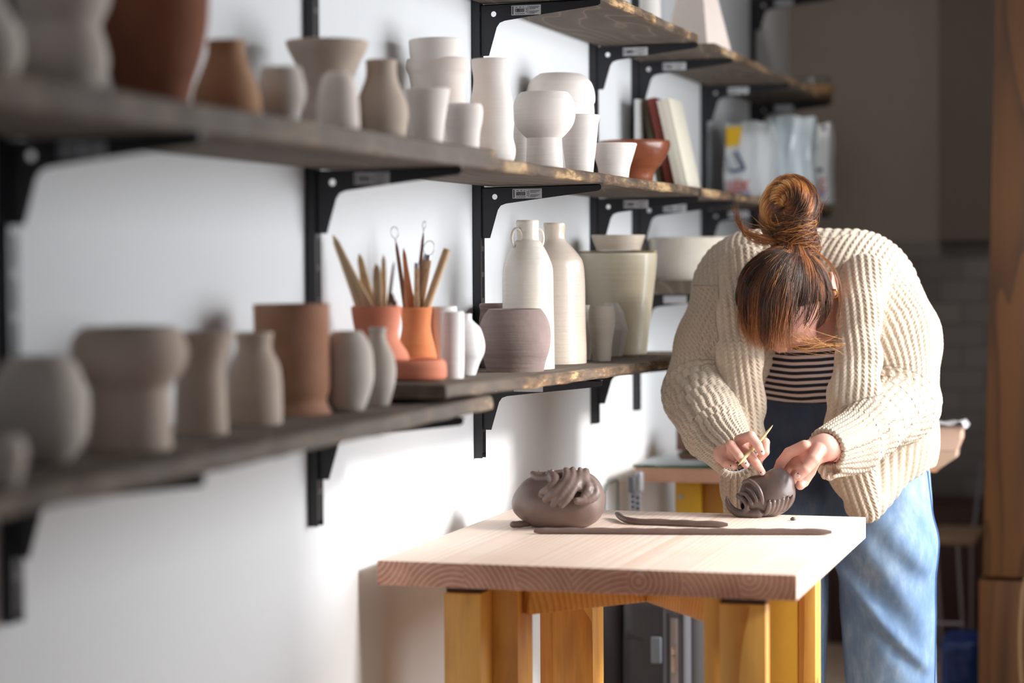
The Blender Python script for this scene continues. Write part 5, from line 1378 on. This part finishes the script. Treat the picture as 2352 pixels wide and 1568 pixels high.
rtop = V3(1820,548,4.492)
for i in range(900):     # lengths pulled up from the scalp into the bun
    az = rs.uniform(0, 2*math.pi); an = np.linspace(rs.uniform(.5,1.1), .30, 7); dirs = Gd*np.cos(an)[:,None]+(e1*math.cos(az)+e2*math.sin(az))*np.sin(an)[:,None]
    pa = hs(dirs, (1.03+.02*rs.rand())*np.ones((7,1))); o_ = pa[-1]-rtop; o_[2] = 0; o_ /= max(np.linalg.norm(o_),1e-6)
    pb = [rtop+o_*.037*(1+.08*rs.rand())+np.array([0,0,-.002]), rtop+o_*.031+np.array([0,0,.018]), rtop+o_*.030+np.array([0,0,.040])]
    pts = spline(np.vstack([pa, pb]), 3); cur.append(pts); rad.append(rs.uniform(.0004,.0008))
    tin.append(np.clip(.22+.35*(.5+.5*math.sin(az*7))+rs.normal(0,.1), 0, 1))
strands('hair_strands', cur, rad, tin, hair)
# loose fringe falling past the forehead
cur, rad, tin = [], [], []
for i in range(1150):      # follows the scalp to the forehead, then hangs free
    az_t = rs.uniform(-1.25, .42); az = math.atan2(np.array([math.sin(az_t),0,0])@e2, 1) if False else None
    want = np.array([math.sin(az_t), .25, math.cos(az_t)*.9+.1]); want -= Gd*(want@Gd); want /= np.linalg.norm(want)
    det = rs.uniform(1.25, 1.72) - .10*abs(az_t); an = np.linspace(.45, det, 11)
    sw = .06*np.sin(an*3+i)
    side = np.cross(Gd, want); dirs = Gd*np.cos(an)[:,None] + (want*np.cos(sw)[:,None]+side*np.sin(sw)[:,None])*np.sin(an)[:,None]
    lk = math.floor(az_t*7+.3*rs.rand()); sw2 = .0045*np.sin(an*4.2+lk*2.1)*np.clip((an-.5)/.8,0,1)
    pts = hs(dirs, (1.015+.03*rs.rand()+.025*np.sin(an))[:,None]) + s_*sw2[:,None]
    e_ = pts[-1]; px_end = 799+rs.uniform(-30,8)*(1.5 if az_t > .1 else 1)-42*max(0,-az_t-.55)**1.2; ze = V3(1790, px_end, e_[1])[2]; L = max(.006, e_[2]-ze)
    tn = pts[-1]-pts[-2]; tn /= np.linalg.norm(tn); cu = rs.uniform(-.5,.8)
    t_ = np.linspace(.15, 1, 8)[:,None]
    ext = e_ + tn*(t_-.45*t_**2)*L*.55 + np.array([0,0,-1.])*L*(.45*t_+.30*t_**2) + (np.array([.008*cu-math.sin(az_t)*.034,.010,0])*(t_**2) + s_*.006*np.sin(t_*5+lk*1.7)*t_)*min(1,L/.025)
    pts = np.vstack([pts, ext]); cur.append(pts); rad.append(rs.uniform(.0003,.0007))
    tin.append(np.clip(np.concatenate([np.linspace(.14,.22,11), np.linspace(.24,.66,8)])+.16*math.sin(az_t*11)+rs.normal(0,.08), 0, 1))
for i in range(55):      # blond wisps sweeping right under the jaw
    y0 = rs.uniform(735,800); x0 = rs.uniform(1775,1850); x1 = rs.uniform(1870,1936); y1 = 790+rs.normal(0,11); Y0 = 4.40+.02*rs.rand()
    pts = spline([V3(x0,y0,Y0), V3(x0*.6+x1*.4+rs.uniform(-8,8),y0*.5+y1*.5+rs.uniform(0,18),Y0-.012*rs.rand()), V3(x1,y1,4.42+.03*rs.rand()), V3(x1+rs.uniform(-4,10),y1+rs.uniform(-10,6),4.43)], 6)
    cur.append(pts); rad.append(rs.uniform(.00018,.00042)); tin.append(rs.uniform(.5,1))
for i in list(range(26))*5+list(range(26,60)):       # flyaways: left sweep and right side
    if i < 26: w_ = rs.rand(); L = [V3(1795,562+rs.uniform(-10,10),4.46), V3(1745-10*w_,556-20*w_+rs.uniform(-8,8),4.45), V3(1712-14*w_,540-24*w_+rs.uniform(-8,8),4.44), V3(1694-10*w_+rs.uniform(-8,14),505-36*w_+rs.uniform(-15,25),4.44)]
    elif i < 44: a = rs.uniform(0,1); L = [V3(1850,560,4.45), V3(1905+10*a,610,4.44), V3(1925+12*a,680,4.43), V3(1915+20*rs.rand(),760,4.42)]
    else: L = [V3(1870,510,4.48), V3(1880+rs.uniform(0,10),480,4.48), V3(1890+rs.uniform(-10,20),460+rs.uniform(-20,20),4.48)]
    cur.append(spline(L, 6)); rad.append(rs.uniform(.0002,.00045)); tin.append(rs.uniform(.3,.75))
for i in range(260):
    az = rs.uniform(0, 6.28); a0 = rs.uniform(.3,1.5); an = np.linspace(a0, a0+rs.uniform(.2,.6), 8); dirs = Gd*np.cos(an)[:,None]+(e1*math.cos(az)+e2*math.sin(az))*np.sin(an)[:,None]
    if (dirs[-1]*HR)[1] > .05: continue
    cur.append(hs(dirs, (1.03+np.linspace(0,rs.uniform(.03,.14),8))[:,None])); rad.append(.00022); tin.append(rs.uniform(.4,.9))
for i in range(130):
    a = rs.uniform(0, 2*math.pi); c0 = V3(1815,548,4.48); d0 = np.array([math.cos(a), -.35, .5*math.sin(a)]); L_ = rs.uniform(.03,.075)
    j1 = rs.normal(0,.010,3); cur.append(spline([c0+d0*.030, c0+d0*(.03+L_*.5)+j1, c0+d0*(.03+L_)+j1*2+np.array([0,0,-.01*rs.rand()])], 6)); rad.append(.0002); tin.append(rs.uniform(.4,.95))
strands('fringe', cur, rad, tin, hair)
# bun
Bc = V3(1811,482,4.50); ba = np.array([-.22,-.86,.30]); ba /= np.linalg.norm(ba); b1v = np.cross(ba, [0,0,1.]); b1v /= np.linalg.norm(b1v); b2v = np.cross(b1v, ba)
kb = mp(4.5); RB, rB = 33*kb, 38*kb
def tor(th, ph_, r=1.0):
    R_ = RB + rB*r*np.cos(ph_); return Bc + (b1v*(R_*np.cos(th))[:,None]*.98 + b2v*(R_*np.sin(th))[:,None]*1.16) + ba*(rB*r*.95*np.sin(ph_))[:,None]
def f_bun(p):
    q_ = p-Bc; x = (q_@b1v)/.98; y = (q_@b2v)/1.12; z = (q_@ba)/.95
    d = np.sqrt((np.sqrt(x*x+y*y)-RB)**2+z*z)-rB*.93
    d = smin(d, sd_cone(p, V3(1822,545,4.51), V3(1818,520,4.51), .018, .024), .012); return d + .0012*noise3(p, .02, 51, 2)
co, q = surface(f_bun, Bc-.09, Bc+.09, .003)
bun = mesh_np('hair_bun', co, q, M_hair, person, {'tint': np.full(len(co), .16)})
cur, rad, tin = [], [], []
for i in range(2300):
    th0 = rs.uniform(0, 2*math.pi); L = rs.uniform(1.4, 3.2); th = np.linspace(th0, th0+L, 20)
    ph0 = rs.uniform(0, 2*math.pi); tw = rs.uniform(.35,.75); ph_ = ph0+tw*(th-th0)
    r = 1.0+.05*rs.rand()+.06*np.sin(ph_*4+th*1.5) + .02*rs.randn()
    pts = tor(th, ph_, r)
    band = .5+.5*np.sin(ph_*4+th*1.5+.6)
    cur.append(pts); rad.append(rs.uniform(.00045,.0009)); tin.append(np.clip(.26+.52*band+rs.normal(0,.08)+.18*np.sin(th+.9), 0, 1))
for i in range(1300):     # lengths wrapped round the root, below the bun
    th = np.linspace(rs.uniform(0,6.28), 0, 14); th = th[0]+np.linspace(0, rs.uniform(1.5,3), 14); yy = rs.uniform(512,580)
    c_ = V3(1824+ (yy-540)*.1, yy, 4.485); rr_ = (.031+.007*((yy-545)/28)**2)*(1+.10*rs.rand()); tl = rs.normal(0,.35); tl2 = rs.normal(0,.3)
    pts = c_ + np.stack([np.cos(th)*rr_*1.15, np.sin(th)*rr_, .004*np.sin(th*1.3+yy)+np.linspace(-.009,.009,14)+rr_*(np.cos(th)*tl+np.sin(th)*tl2)], 1)
    cur.append(pts); rad.append(rs.uniform(.00045,.0008)); tin.append(np.clip(.42+.28*math.sin(tl*9+yy*.1)+rs.normal(0,.12), 0, 1))
for i in range(90):
    th0 = rs.uniform(0, 6.28); th = np.linspace(th0, th0+1.4, 12); r = 1.02+np.linspace(0,.5,12)**2*rs.uniform(.5,1.6)
    cur.append(tor(th, np.full(12, rs.uniform(-1,1.5)), r)); rad.append(.00025); tin.append(rs.uniform(.4,.9))
strands('bun_strands', cur, rad, tin, bun)
M_gold = plain('gold_earring', hexc(222,170,90), .2, 1.0)
ec = V3(1916,674,4.475); tube('earring', [ec+np.array([.0072*math.cos(t), -.003*math.sin(t), .0078*math.sin(t)]) for t in np.linspace(0, 2*math.pi, 25)], .0022, M_gold, body, 10, caps=False)

# --- the stick she carves with -----------------------------------------------------
L = [V3(1775,976,HY+.004), V3(1768,985,HY+.001), V3(1752,1004,HY-.005), V3(1730,1029,HY-.0155), V3(1714,1046,HY-.032), V3(1703,1059,HY-.046), V3(1695,1068,HY-.050)]
pts = spline(L, 4); r = np.interp(np.arange(len(pts))/4., range(7), [.8,3.0,5.2,6.2,6.4,4.4,.8])*kk
tag(tube('carving_tool', pts, list(r), mat_wood('pale_boxwood', hexc(232,210,160), hexc(212,184,132), 'X', .003), None, 14, flat=.7), 'short pale pointed wooden tool held between the fingers of her right hand', 'modelling tool')
